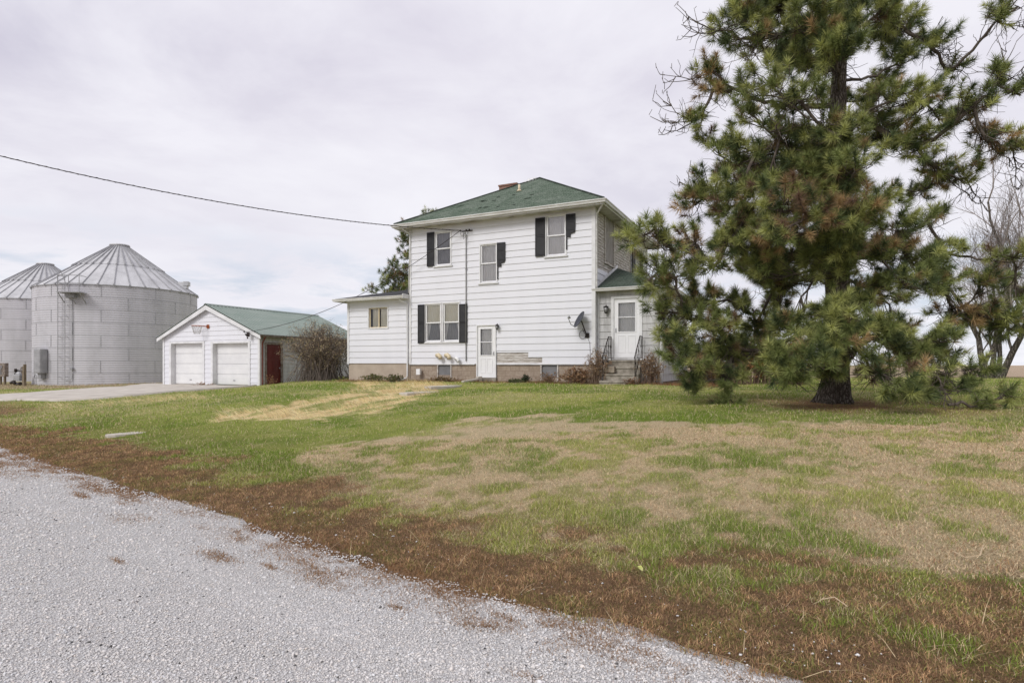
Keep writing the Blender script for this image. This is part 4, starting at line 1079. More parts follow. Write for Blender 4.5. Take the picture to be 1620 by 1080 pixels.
def gcolor(X, Y):
    wb, wn, ws, wt, fd, ft, n1, n2 = weights(X, Y)
    def L(a, b, w): return a * (1 - w[..., None]) + b * w[..., None]
    c = L(np.broadcast_to(C_GREEN, X.shape + (3,)), C_GREEN2, sst(n1, .35, .65)); c = L(c, C_OLIVE, sst(dist_road(X, Y), 4, 1.5) * .5)
    c = L(c, C_TAN, wt * .9); c = L(c, C_STRAW, ws * 1.); c = L(c, C_NEED, np.clip(wn, 0, 1)); c = L(c, C_BROWN, wb); c = L(c, C_FOOT, ft); c = L(c, C_FIELD, fd)
    return c
def axis_pts(lo, hi, step, far, g=1.09):
    a = list(np.arange(lo, hi, step)); s = step
    x = hi
    while x < far: a.append(x); s *= g; x += s
    x = lo; s = step; b = []
    while x > -far: s *= g; x -= s; b.append(x)
    return np.array(b[::-1] + a)
xs = axis_pts(-12, 11, .13, 1500); ys = axis_pts(0, 24, .13, 1500)
XX, YY = np.meshgrid(xs, ys); nx_, ny_ = len(xs), len(ys)
ZT_ = hrel(XX, YY) + E
ZT_ -= .03 * (1 - sst(dist_road(XX, YY), -.55, -.15)) * (np.hypot(XX, YY) < 150)
V = np.stack([XX, YY, ZT_], -1).reshape(-1, 3)
I = np.arange(nx_ * ny_).reshape(ny_, nx_); Fq = np.stack([I[:-1, :-1], I[:-1, 1:], I[1:, 1:], I[1:, :-1]], -1).reshape(-1, 4)
tag(npmesh('ground', V, Fq, 4, 'ground', col=gcolor(XX, YY).reshape(-1, 3) * .85, smooth=True), 'patchy green and tan lawn rising from the road to the house', 'lawn', kind='structure')
# gravel road sheet: from its ragged lawn edge across to the far verge
ts = np.concatenate([np.arange(-60, -22, 2.), np.arange(-22, 8, .1), np.arange(8, 40, 1.5)]); us = np.concatenate([[0, .08, .16, .24], np.arange(.34, 14, .4)])
rows = []
for t in ts:
    ed = .02 + (float(fbm(np.array([t * .9]), np.array([3.1]), 41, 4)[0]) - .5) * .55
    for u in us:
        d = ed - u; rows.append((1.28 + .8 * t + .6 * d, 3.07 - .6 * t + .8 * d))
P = np.array(rows); Zr = np.full(len(P), 0.0) + .004 + (fbm(P[:, 0] * .5, P[:, 1] * .5, 44, 3) - .5) * .03
Zr = Zr + (hrel0(P[:, 0], P[:, 1]) + E) + (fbm(P[:, 0] * .35, P[:, 1] * .35, 3, 3) - .5) * 0
nu = len(us); I = np.arange(len(P)).reshape(len(ts), nu); Zr = Zr.reshape(len(ts), nu); Zr[:, 0] -= .035; Zr[:, 1] -= .008; Zr = Zr.ravel()
Fq = np.stack([I[:-1, :-1], I[:-1, 1:], I[1:, 1:], I[1:, :-1]], -1).reshape(-1, 4)
tag(npmesh('gravel_road', np.column_stack([P, Zr]), Fq, 4, 'gravel', smooth=True), 'pale crushed limestone road in the foreground', 'road', kind='structure')
# driveway
Rr = [(-12.45, 28.75)] + [hit(*q, hrel0) for q in ((370, 613.5), (300, 619.5), (230, 625), (160, 630.5), (89, 634.5), (0, 635), (-120, 634), (-260, 632))]
Ll = [(-19.15, 31.95)] + [hit(*q, hrel0) for q in ((240, 607.6), (215, 610), (180, 613.0), (150, 615.3), (110, 618), (0, 625), (-120, 627), (-260, 626))]
print('drive', Rr, Ll)
rows = []; NN = 48; MM = 16
for i in range(NN + 1):
    f = i / NN * (len(Rr) - 1); k = min(int(f), len(Rr) - 2); f -= k
    a = (Rr[k][0] * (1 - f) + Rr[k + 1][0] * f, Rr[k][1] * (1 - f) + Rr[k + 1][1] * f); b = (Ll[k][0] * (1 - f) + Ll[k + 1][0] * f, Ll[k][1] * (1 - f) + Ll[k + 1][1] * f)
    for j in range(MM + 1): rows.append((a[0] + (b[0] - a[0]) * j / MM, a[1] + (b[1] - a[1]) * j / MM))
P = np.array(rows); Z = hrel(P[:, 0], P[:, 1]) + E + .07; I = np.arange(len(P)).reshape(NN + 1, MM + 1)
top = np.column_stack([P, Z]); Fq = np.stack([I[:-1, :-1], I[:-1, 1:], I[1:, 1:], I[1:, :-1]], -1).reshape(-1, 4)
edge = np.concatenate([I[:, 0], I[-1, 1:], I[::-1, -1][1:], I[0, ::-1][1:]]); bot = top[edge].copy(); bot[:, 2] -= .3; nb = len(top)
S = np.array([[edge[i], edge[i + 1], nb + i + 1, nb + i] for i in range(len(edge) - 1)])
tag(npmesh('driveway', np.vstack([top, bot]), np.vstack([Fq, S]), 4, 'concrete'), 'pale concrete driveway pad in front of the garage doors', 'driveway', kind='structure')
# leftover slabs of the old walk
def slab(px, py, sx, sy, rot, lab, th=.04, lift=.0, mt='old_concrete', nm='path', cat='path', tilt=(0, 0)):
    x, y = hit(px, py); m = MB(); n = 10
    pr = [(sx * math.cos(a) * (1 + .12 * math.sin(3 * a + px)) , sy * math.sin(a) * (1 + .1 * math.cos(2 * a + py))) for a in [6.283 * i / n for i in range(n)]]
    pr = [(max(-sx * .9, min(sx * .9, a)), max(-sy * .85, min(sy * .85, b))) for a, b in pr]
    m.prism(pr, -th * 2, th * .5, 'z'); o = m.build(nm, mt, bevel=.01, loc=(x, y, ground(x, y) + lift)); o.rotation_euler = (tilt[0], tilt[1], rot)
    return tag(o, lab, cat, kind='structure' if nm == 'path' else None)
ra = math.atan2(CREASE[-1][1] - CREASE[0][1], CREASE[-1][0] - CREASE[0][0])
slab(207, 686, .48, .22, ra, 'whitish flat slab lying alone in the green grass on the left', lift=.0, mt='concrete')
slab(662, 622, .8, .35, ra, 'broken pale walk slab in the straw-coloured grass', lift=.02, mt='concrete')
slab(700, 612, .9, .38, ra, 'pale walk slab between the straw grass and the basement door', lift=.02, mt='concrete')
slab(797, 601.5, .75, .4, ANG, 'pale slab on the ground right of the basement door', lift=.04)
slab(560, 597, .6, .3, ANG, 'pale slab at the foot of the annex wall', lift=.05)
x, y = hit(747, 604); m = MB(); m.box(-.55, .5, -.07, .07, -.01, .08); m.box(.3, .55, -.06, .06, .08, .14); o = m.build('fallen_board', 'concrete', bevel=.02, loc=(x, y, ground(x, y) + .03)); o.rotation_euler = (0, -.1, ra - .1)
tag(o, 'whitish broken board lying below the basement door', 'board')

# ================================================================ GRASS (blades as one mesh per kind)
def blades(name, X, Y, hgt, wid, lean, col, label, kind='stuff', cat='grass', mat='blade', direction=None):
    n = len(X); Z = hrel(X, Y) + E
    az = RNG.uniform(0, 2 * math.pi, n) if direction is None else direction + RNG.normal(0, .5, n)
    wa = RNG.uniform(0, 2 * math.pi, n)
    dx, dy = np.cos(az), np.sin(az); wx, wy = np.cos(wa) * wid / 2, np.sin(wa) * wid / 2
    ca, sa = np.cos(lean), np.sin(lean)
    B = np.stack([X, Y, Z], -1); Wv = np.stack([wx, wy, np.zeros(n)], -1)
    mid = B + np.stack([dx * sa * hgt * .45, dy * sa * hgt * .45, ca * hgt * .58], -1); tip = B + np.stack([dx * sa * hgt * 1.1, dy * sa * hgt * 1.1, ca * hgt * .92], -1)
    Vv = np.stack([B - Wv, B + Wv, mid + Wv * .7, mid - Wv * .7, tip], 1).reshape(-1, 3)
    k = np.arange(n)[:, None] * 5
    Ft = np.concatenate([k + np.array([[0, 1, 2]]), k + np.array([[0, 2, 3]]), k + np.array([[3, 2, 4]])], 0)
    cc = np.repeat(col, 5, 0)
    o = npmesh(name, Vv, Ft, 3, mat, col=cc); return tag(o, label, cat, kind=kind)
def sample(n, ymin, ymax, dens_pow):
    u = RNG.random(n)
    if dens_pow == 1: Y = ymin * (ymax / ymin) ** u
    else: p = 2 - dens_pow; Y = (ymin ** p + u * (ymax ** p - ymin ** p)) ** (1 / p)
    X = (RNG.random(n) * 2 - 1) * (Y * .90 + 1.8); return X, Y
def excl(X, Y):
    lx = (X - HOUSE[0]) * e1[0] + (Y - HOUSE[1]) * e1[1]; ly = (X - HOUSE[0]) * e2[0] + (Y - HOUSE[1]) * e2[1]
    k = (ly > -.05) & (ly < 9) & (lx > -11.9) & (lx < 2.5)
    k |= (lx > -.1) & (lx < 1.7) & (ly > -1.9) & (ly < .5)
    gx = (X - GAR[0]) * e1[0] + (Y - GAR[1]) * e1[1]; gy = (X - GAR[0]) * e2[0] + (Y - GAR[1]) * e2[1]
    k |= (gy > -.02) & (gy < 7.6) & (gx > -7.4) & (gx < .02)
    k |= poly_in(X, Y, Rr + Ll[::-1]) | (np.hypot(X - B1[0], Y - B1[1]) < RB) | (np.hypot(X - PINE[0], Y - PINE[1]) < .45)
    return k
def build_grass():
    Xa, Ya = sample(640000, 2.7, 10, 1.15); Xb, Yb = sample(380000, 10, 42, 1.6)
    nb_ = 420000; tb = 5.5 - 24 * RNG.random(nb_) ** 1.7; db = RNG.uniform(-.15, 1.9, nb_)
    X = np.concatenate([Xa, Xb, 1.28 + .8 * tb + .6 * db]); Y = np.concatenate([Ya, Yb, 3.07 - .6 * tb + .8 * db]); isb = np.arange(len(X)) >= len(Xa) + len(Xb)
    d = dist_road(X, Y); keep = (d > -.05) & ~excl(X, Y) & (Y > 2.2); X, Y, isb = X[keep], Y[keep], isb[keep]
    wb, wn, ws, wt, fd, ft, n1, n2 = weights(X, Y); r = RNG.random(len(X))
    kind = np.zeros(len(X), int)                        # 0 green 1 tan 2 straw 3 weed 4 needles/litter 5 field
    rr = RNG.random(len(X))
    kind[rr < wt * .97] = 1; kind[RNG.random(len(X)) < ws * 1.] = 2; kind[RNG.random(len(X)) < wn] = 4; kind[RNG.random(len(X)) < wb * 1.05] = 3
    kind[RNG.random(len(X)) < ft] = 6; kind[RNG.random(len(X)) < fd] = 5
    hz_ = np.hypot(X, Y); scl = np.clip(hz_ / 9, .8, 2.4)
    thin = isb & (kind != 3); ok = ~thin; X, Y, kind, n1, n2, scl = X[ok], Y[ok], kind[ok], n1[ok], n2[ok], scl[ok]
    N = len(X); v = RNG.uniform(.58, 1.42, N)[:, None]; hue = RNG.normal(0, 1, N)[:, None]
    tuft = sst(n2, .42, .62); m5 = fbm(X * 9., Y * 9., 81, 3)
    def go(k, name, base, h, w, lean, label, **kw):
        s = kind == k; n = s.sum()
        if n == 0: return
        c = base(s, n) * v[s] * (1 + hue[s] * np.array([[.05, 0, -.02]]))
        blades(name, X[s], Y[s], h(s, n), w(s, n), lean(n), np.clip(c, 0, 1), label, **kw)
    U = RNG.uniform
    far = lambda s: (1 + .25 * (scl[s] - 1))
    gcol = lambda s, n: (C_GREEN * (1 - sst(n1[s], .35, .65)[:, None]) + C_GREEN2 * sst(n1[s], .35, .65)[:, None]) * (1 - (U(0, 1, n) < .22)[:, None] * .9) + (U(0, 1, n) < .0)[:, None] * 0 + 0
    def gc(s, n):
        f = sst(n1[s], .35, .65)[:, None]; c = C_GREEN * (1 - f) + C_GREEN2 * f; o = (U(0, 1, n) < .22)[:, None]
        lush = (sst(-X[s], -1, 5) * sst(Y[s], 8, 10) * .55)[:, None]; c = c * (1 - lush) + np.array(lin((122, 150, 50))) * lush
        return np.where(o, C_TAN * .9, c)
    go(0, 'grass', gc, lambda s, n: (.028 + .050 * tuft[s] * U(.4, 1, n) + .02 * sst(n1[s], .5, .3)) * far(s), lambda s, n: .0042 * scl[s], lambda n: np.abs(RNG.normal(.75, .4, n)), 'green lawn grass in tufts and patches', mat='blade')
    go(1, 'dry_grass', lambda s, n: np.where((U(0, 1, n) < .25)[:, None], C_FOOT * 1.2, C_TAN), lambda s, n: U(.02, .05, n) * far(s), lambda s, n: .0038 * scl[s], lambda n: np.abs(RNG.normal(1.1, .35, n)), 'short dry tan grass patches in the lawn')
    go(2, 'straw_grass', lambda s, n: C_STRAW * U(.8, 1.1, (n, 1)) * (.62 + .5 * sst(m5[s], .3, .65))[:, None], lambda s, n: U(.10, .26, n) * (.6 + .8 * tuft[s]), lambda s, n: .005 * scl[s], lambda n: RNG.normal(1.2, .22, n), 'long flattened straw-coloured grass on the bank below the house', direction=ra + 2.9)
    go(3, 'roadside_weeds', lambda s, n: np.where((U(0, 1, n) < .14 + .40 * sst(n2[s], .46, .60))[:, None], C_OLIVE, np.where((U(0, 1, n) < .28)[:, None], np.array(lin((190, 158, 120))), np.where((U(0, 1, n) < .25)[:, None], C_BROWN * .5, C_BROWN))) * (.78 + .5 * sst(m5[s], .3, .7))[:, None], lambda s, n: U(.010, .034, n) * (.8 + .9 * sst(m5[s], .35, .65)) * far(s), lambda s, n: .0052 * scl[s], lambda n: np.abs(RNG.normal(1.0, .45, n)), 'low reddish brown dead weeds along the gravel edge')
    go(4, 'pine_litter', lambda s, n: np.where((U(0, 1, n) < .3)[:, None], C_GREEN2, C_NEED), lambda s, n: U(.03, .09, n), lambda s, n: .004 * scl[s], lambda n: np.abs(RNG.normal(1.3, .25, n)), 'fallen brown needles and thin grass under the big pine')
    go(6, 'leaf_litter', lambda s, n: np.where((U(0, 1, n) < .25)[:, None], C_OLIVE, C_FOOT), lambda s, n: U(.04, .16, n), lambda s, n: .006 * scl[s], lambda n: np.abs(RNG.normal(.8, .4, n)), 'brown dead stems and litter along the foundation')
    go(5, 'stubble', lambda s, n: C_FIELD * U(.8, 1.1, (n, 1)), lambda s, n: U(.05, .16, n), lambda s, n: .007 * scl[s], lambda n: np.abs(RNG.normal(.7, .35, n)), 'tan crop stubble at the near edge of the field')
build_grass()
# loose weed clumps out on the gravel, with ragged fringe
def road_weeds():
    cs = []
    for _ in range(130):
        t = RNG.uniform(-16, 5); dd = -abs(RNG.normal(0, .38)) - .02; r = RNG.uniform(.02, .09) * (1.6 if RNG.random() < .2 else 1)
        if t < -6: r *= 1.5
        cs.append((1.28 + .8 * t + .6 * dd, 3.07 - .6 * t + .8 * dd, r, t))
    for px, py, r in ((350, 880, .07), (570, 870, .08), (500, 905, .05), (985, 1045, .05), (760, 885, .08), (1000, 950, .1), (810, 940, .08)): a = hit(px, py); cs.append((*a, r, 0))
    Xs, Ys = [], []
    for x, y, r, t in cs:
        n = int(60 + 5200 * r * r / .01 * .06 + 250 * r / .1); a = RNG.normal(0, 1, (n, 2)) * r
        Xs.append(x + a[:, 0] * 1.7 * .8 - a[:, 1] * .3); Ys.append(y - a[:, 0] * 1.7 * .45 + a[:, 1] * .8)
    n = 90000; t = RNG.uniform(-19, 5.5, n); t = np.where(RNG.random(n) < .5, RNG.uniform(-5, 5, n), t); d = RNG.normal(-.12, .2, n) 
    X1, Y1 = 1.28 + .8 * t + .6 * d, 3.07 - .6 * t + .8 * d; k = fbm(X1 * 2.2, Y1 * 2.2, 61, 4) > .47; Xs.append(X1[k]); Ys.append(Y1[k])
    X = np.concatenate(Xs); Y = np.concatenate(Ys); n = len(X); v = RNG.uniform(.7, 1.3, n)[:, None]
    c = np.where((RNG.random(n) < .25)[:, None], np.array(lin((160, 122, 82))), C_BROWN) * v
    blades('scattered_weeds', X, Y, RNG.uniform(.012, .042, n), .0045 * np.clip(np.hypot(X, Y) / 8, .8, 2), np.abs(RNG.normal(1.05, .35, n)), c, 'small brown weed clumps scattered on the gravel')
road_weeds()
# stray pale straws
n = 150; Xs_, Ys_ = sample(2200, 2.9, 16, 1.3); k = dist_road(Xs_, Ys_) > -.2; Xs_, Ys_ = Xs_[k], Ys_[k]; n = len(Xs_)
blades('loose_straw', Xs_, Ys_, RNG.uniform(.08, .26, n), np.full(n, .005), RNG.normal(1.3, .2, n), np.tile(np.array(lin((205, 185, 150))), (n, 1)) * RNG.uniform(.8, 1.1, (n, 1)), 'loose pale dead stems lying on the lawn')
# ---------------- stones
def stones():
    n = 190000; Y = 2.35 * (13 / 2.35) ** (RNG.random(n) ** 1.15); X = (RNG.random(n) * 2 - 1) * (Y * .9 + 1.2)
    d = dist_road(X, Y); k = (d < -.25 + .45 * (fbm(X * 1.5, Y * 1.5, 71, 3))) | ((d < .55) & (RNG.random(n) < .018)); X, Y = X[k], Y[k]; n = len(X)
    s = RNG.gamma(6, .00068, n) * np.clip(np.hypot(X, Y) / 5, 1, 1.6) + .0022; s = np.minimum(s, .019)
    base = np.array([(1, 0, 0), (-1, 0, 0), (0, 1, 0), (0, -1, 0), (0, 0, 1), (0, 0, -1), ], float)
    # irregular octahedra, randomly turned and squashed
    V = base[None] * (1 + RNG.uniform(-.35, .35, (n, 6, 1))) + RNG.uniform(-.25, .25, (n, 6, 3))
    a = RNG.uniform(0, 6.283, n); b = RNG.uniform(0, 6.283, n)
    ca, sa, cb, sb = np.cos(a), np.sin(a), np.cos(b), np.sin(b); Z0 = np.zeros(n); O = np.ones(n)
    Rz = np.stack([np.stack([ca, -sa, Z0], -1), np.stack([sa, ca, Z0], -1), np.stack([Z0, Z0, O], -1)], 1)
    Rx = np.stack([np.stack([O, Z0, Z0], -1), np.stack([Z0, cb, -sb], -1), np.stack([Z0, sb, cb], -1)], 1)
    V = np.einsum('nij,nkj->nki', Rz @ Rx, V) * s[:, None, None] * np.array([1, 1, .72]) * RNG.uniform(.8, 1.3, (n, 1, 3))
    V[:, :, 0] += X[:, None]; V[:, :, 1] += Y[:, None]; V[:, :, 2] += (hrel0(X, Y) + E + .004 + (fbm(X * .5, Y * .5, 44, 3) - .5) * .03 + s * .28)[:, None]
    T = np.array([(0, 2, 4), (2, 1, 4), (1, 3, 4), (3, 0, 4), (2, 0, 5), (1, 2, 5), (3, 1, 5), (0, 3, 5)])
    Fc = (np.arange(n)[:, None, None] * 6 + T[None]).reshape(-1, 3)
    g = np.clip(RNG.normal(.635, .065, n), .28, .82); g = np.where(RNG.random(n) < .012, RNG.uniform(.06, .16, n), g); warm = RNG.normal(.025, .02, n)
    c = np.stack([g * (1.0 + warm), g * .99, g * (.985 - warm)], -1)
    tag(npmesh('gravel_stones', V.reshape(-1, 3), Fc, 3, 'pebble', col=np.repeat(c, 6, 0)), 'loose crushed stone lying on the road surface', 'gravel', kind='stuff')
stones()
# ================================================================ TREES
def tube_np(polys):
    """polys: list of (pts Nx3 array, radii N, sides)"""
    Vs, Fs, b = [], [], 0
    for pts, rad, n in polys:
        pts = np.asarray(pts, float); N = len(pts); d = np.gradient(pts, axis=0); d /= np.linalg.norm(d, axis=1)[:, None] + 1e-9
        ref = np.array([0, 0, 1.]) if abs(d[0, 2]) < .9 else np.array([1., 0, 0])
        u = np.cross(d, ref); u /= np.linalg.norm(u, axis=1)[:, None] + 1e-9; w = np.cross(d, u)
        a = np.arange(n) * 2 * math.pi / n
        V = pts[:, None] + (u[:, None] * np.cos(a)[None, :, None] + w[:, None] * np.sin(a)[None, :, None]) * np.asarray(rad)[:, None, None]
        Vs.append(V.reshape(-1, 3)); I = b + np.arange(N * n).reshape(N, n); J = np.roll(I, -1, 1)
        Fs.append(np.stack([I[:-1], J[:-1], J[1:], I[1:]], -1).reshape(-1, 4)); b += N * n
    return np.vstack(Vs), np.vstack(Fs)
def curve(a, b, bend, n=6, jit=0.0):
    t = np.linspace(0, 1, n)[:, None]; a, b = np.asarray(a, float), np.asarray(b, float)
    p = a * (1 - t) + b * t + np.asarray(bend)[None] * (4 * t * (1 - t))
    if jit: j = RNG.normal(0, jit, (n, 3)); j[0] = 0; p = p + j * np.sin(t * math.pi * .5)
    return p
def needles(P, D, L, K, nl, col, w=.007, flare=1.25):
    """brushes of needles along shoots"""
    S = len(P); P = np.repeat(P, K, 0); Dd = np.repeat(D, K, 0); LL = np.repeat(L, K); cc = np.repeat(col, K, 0); n = S * K
    t = RNG.random(n) ** .8; r = RNG.normal(size=(n, 3)); r -= Dd * (r * Dd).sum(1)[:, None]; r /= np.linalg.norm(r, axis=1)[:, None]
    ang = flare * (1 - t) + .45 + RNG.normal(0, .16, n); dirn = Dd * np.cos(ang)[:, None] + r * np.sin(ang)[:, None]
    dirn[:, 2] -= .06; b = P + Dd * (LL * t)[:, None]; ln = np.repeat(nl, K) * RNG.uniform(.7, 1.15, n)
    q = np.cross(dirn, RNG.normal(size=(n, 3))); q /= np.linalg.norm(q, axis=1)[:, None] + 1e-9; q *= w / 2
    V = np.stack([b - q, b + q, b + dirn * ln[:, None]], 1).reshape(-1, 3); c = cc * RNG.uniform(.65, 1.35, (n, 1))
    return V, np.repeat(c, 3, 0)
def nz(v): v = np.asarray(v, float); return v / (np.linalg.norm(v) + 1e-9)

G_DARK = np.array(lin((84, 97, 62))); G_MID = np.array(lin((122, 132, 78))); G_LITE = np.array(lin((168, 172, 106))); G_BROWN = np.array(lin((182, 154, 112))); G_DB = np.array(lin((124, 100, 82)))
PX_, PY_ = PINE; PG = ground(PX_, PY_)
CL = [ # px, py, r, dY, brown
(1170,18,44,-.8,.1),(1230,18,44,.6,.1),(1290,28,44,-.8,.1),(1345,12,44,.4,.1),(1395,18,40,-.5,.1),(1432,48,34,.5,.1),(1150,48,26,0,0),(1200,62,40,-.6,.15),(1262,75,40,.6,.1),(1320,60,36,-1,.2),
(1130,112,28,0,.3),(1128,142,20,0,.6),(1215,128,36,-1.6,0),(1265,160,36,-1.8,0),(1190,180,26,-.8,.2),(1105,188,24,0,.05),(1135,232,28,0,.15),(1160,140,22,.4,.2),(1235,212,34,-1.5,.1),(1195,245,36,-1,.35),(1262,238,38,-.9,0),
(1330,215,32,-2,0),(1350,262,38,-2.1,0),(1292,268,38,-1.5,.1),(1375,190,32,.1,.1),(1385,150,32,.6,.25),(1420,100,32,0,.1),(1468,62,30,.2,.05),(1400,60,34,.9,.1),(1462,160,36,.3,.1),(1502,112,18,.3,.3),(1400,215,40,.6,.15),(1450,232,46,0,.1),(1488,268,34,.3,.25),(1425,150,34,-.7,.2),
(1540,165,36,-.9,.1),(1577,130,20,-.9,.1),(1560,222,32,-.8,.7),(1602,228,30,-.8,.6),(1612,150,20,-1,.1),(1575,32,22,-.6,0),(1612,8,22,-.6,0),(1528,282,30,.5,.15),(1500,190,30,0,.2),
(1120,298,36,-.3,.4),(1100,322,28,-.3,.4),(1160,308,36,-.8,.1),(1178,345,30,-.8,.55),(1240,318,34,-2,.5),(1280,335,34,-2.2,.75),(1352,335,34,-2,.7),(1385,318,32,-.6,.1),(1245,362,26,-2.3,.3),(1420,368,42,-.5,.1),(1465,345,20,0,.1),(1310,300,32,-.9,.1),
(1000,384,20,-1.4,.2),(1035,362,22,-1.4,.2),(1062,392,26,-1.3,.3),(1020,446,20,-1.3,.2),(1065,440,30,-1.2,.1),(1100,382,32,-.6,.3),(1130,420,36,-.8,.1),(1160,385,34,-.5,.1),(1202,402,38,.5,.1),(1180,370,30,0,.2),(1050,418,16,-1.4,.1),
(1250,400,42,.8,.1),(1300,385,38,1,.15),(1232,446,36,.6,.1),(1340,395,30,1,.1),(1390,402,40,-.6,.45),(1448,418,46,-.5,.1),(1500,400,28,0,.1),(1440,452,36,-1.2,.1),(1500,452,36,0,.25),(1552,448,34,.3,.35),(1600,402,28,-1,.3),(1575,500,32,0,.25),(1612,470,28,-.6,.15),(1505,500,32,.5,.7),(1600,522,30,0,.2),(1540,500,26,.7,.6),
(1040,494,24,-.6,.05),(1085,500,32,-.6,.2),(1070,560,36,-1,.1),(1055,540,18,-1,.1),(1130,520,40,-.6,.15),(1100,590,24,-.8,.1),(1160,560,36,0,.45),(1148,602,26,-.6,.1),(1170,480,36,.3,.1),(1095,465,26,-.2,.3),(1115,560,30,-.4,.1),(1200,520,26,.8,.3),
(1250,520,36,-1,.1),(1310,535,38,-2,.1),(1282,575,34,-2.2,.1),(1342,520,36,-2,.1),(1390,530,36,-1.6,.2),(1255,600,18,-1.6,.05),(1215,560,22,.2,.5),
(1422,558,32,-.6,.1),(1460,540,42,-1.3,.1),(1482,590,36,-1.5,.05),(1420,608,34,-2.5,.2),(1440,626,22,-2.5,.15),(1512,610,30,-1.2,.05),(1532,590,22,-1.2,.05),(1492,560,28,-.5,.1),(1375,590,18,-1.8,.4),
(1600,626,14,-2,0),(1556,650,10,-2,.1),(1095,614,10,-.8,0),(1157,634,9,-.8,.2),
(1290,440,20,2.2,.2),(1370,455,26,2.0,.1),(1420,470,24,1.8,.2),(1230,480,26,1.8,.1),(1180,430,30,1.8,.1),(1240,90,40,2,.1),(1200,290,40,1.8,.1),(1320,150,26,1.6,.2),
(1240,280,42,2.6,.1),(1260,-40,50,0,.1),(1340,-60,55,0,.1),(1400,-30,45,.3,.1),(1200,-30,40,0,.1),(1300,-120,60,0,.1),(1370,-120,50,0,.1),(1330,-190,45,0,.1),(1150,330,32,1.6,.1),(1450,300,34,1.8,.1),(1300,560,28,-1.9,.15),(1345,560,28,-1.9,.1),(1325,590,22,-1.7,.3),(1320,500,30,-1.6,.1),(1230,590,24,-1.9,.1),(1360,480,28,-.8,.3),(1322,238,34,-1.5,.1),(1205,300,34,-1.4,.15),(1170,230,28,-.6,.1),(1225,370,34,-1.4,.3),(1150,385,30,-.6,.25),(1345,360,34,-1.9,.2),(1280,205,30,-1.7,.1),(1322,275,34,-1.4,.15),(1318,300,32,-1.6,.3),(1335,380,34,-1.6,.2),(1305,420,30,-1.2,.2),(1345,300,30,1.2,.1),(1325,440,22,-1.0,.1),(1310,355,38,-1.6,.3),(1330,405,32,-1.2,.15),(1325,80,32,-1.2,.1),(1290,110,32,.4,.1),(1220,280,40,.4,.1),(1275,300,34,.5,.1),(1170,265,30,.6,.2),(1210,345,36,.3,.15),(1215,430,34,-.4,.1),(1380,450,24,.4,.1),(1120,480,30,.3,.1),(1150,545,34,.6,.15),(1085,535,30,.4,.15),(1420,520,26,.6,.2),(1240,560,30,-1.8,.1)]
BARE = [(1618,42,-.6),(1590,78,-.6),(1617,262,-.8),(1612,300,-.4),(1560,330,.3),(1500,330,.2),(1540,310,.4),(1076,42,.0),(1086,30,0),(1054,122,0),(1050,160,0),(1048,188,0),(1053,205,0),(1076,286,0),(1082,308,0),(1500,75,.3),(1496,90,.3),(1530,100,.3),(1618,110,-1),(1180,95,-1),(1235,150,-2.1),(1225,195,-2)]
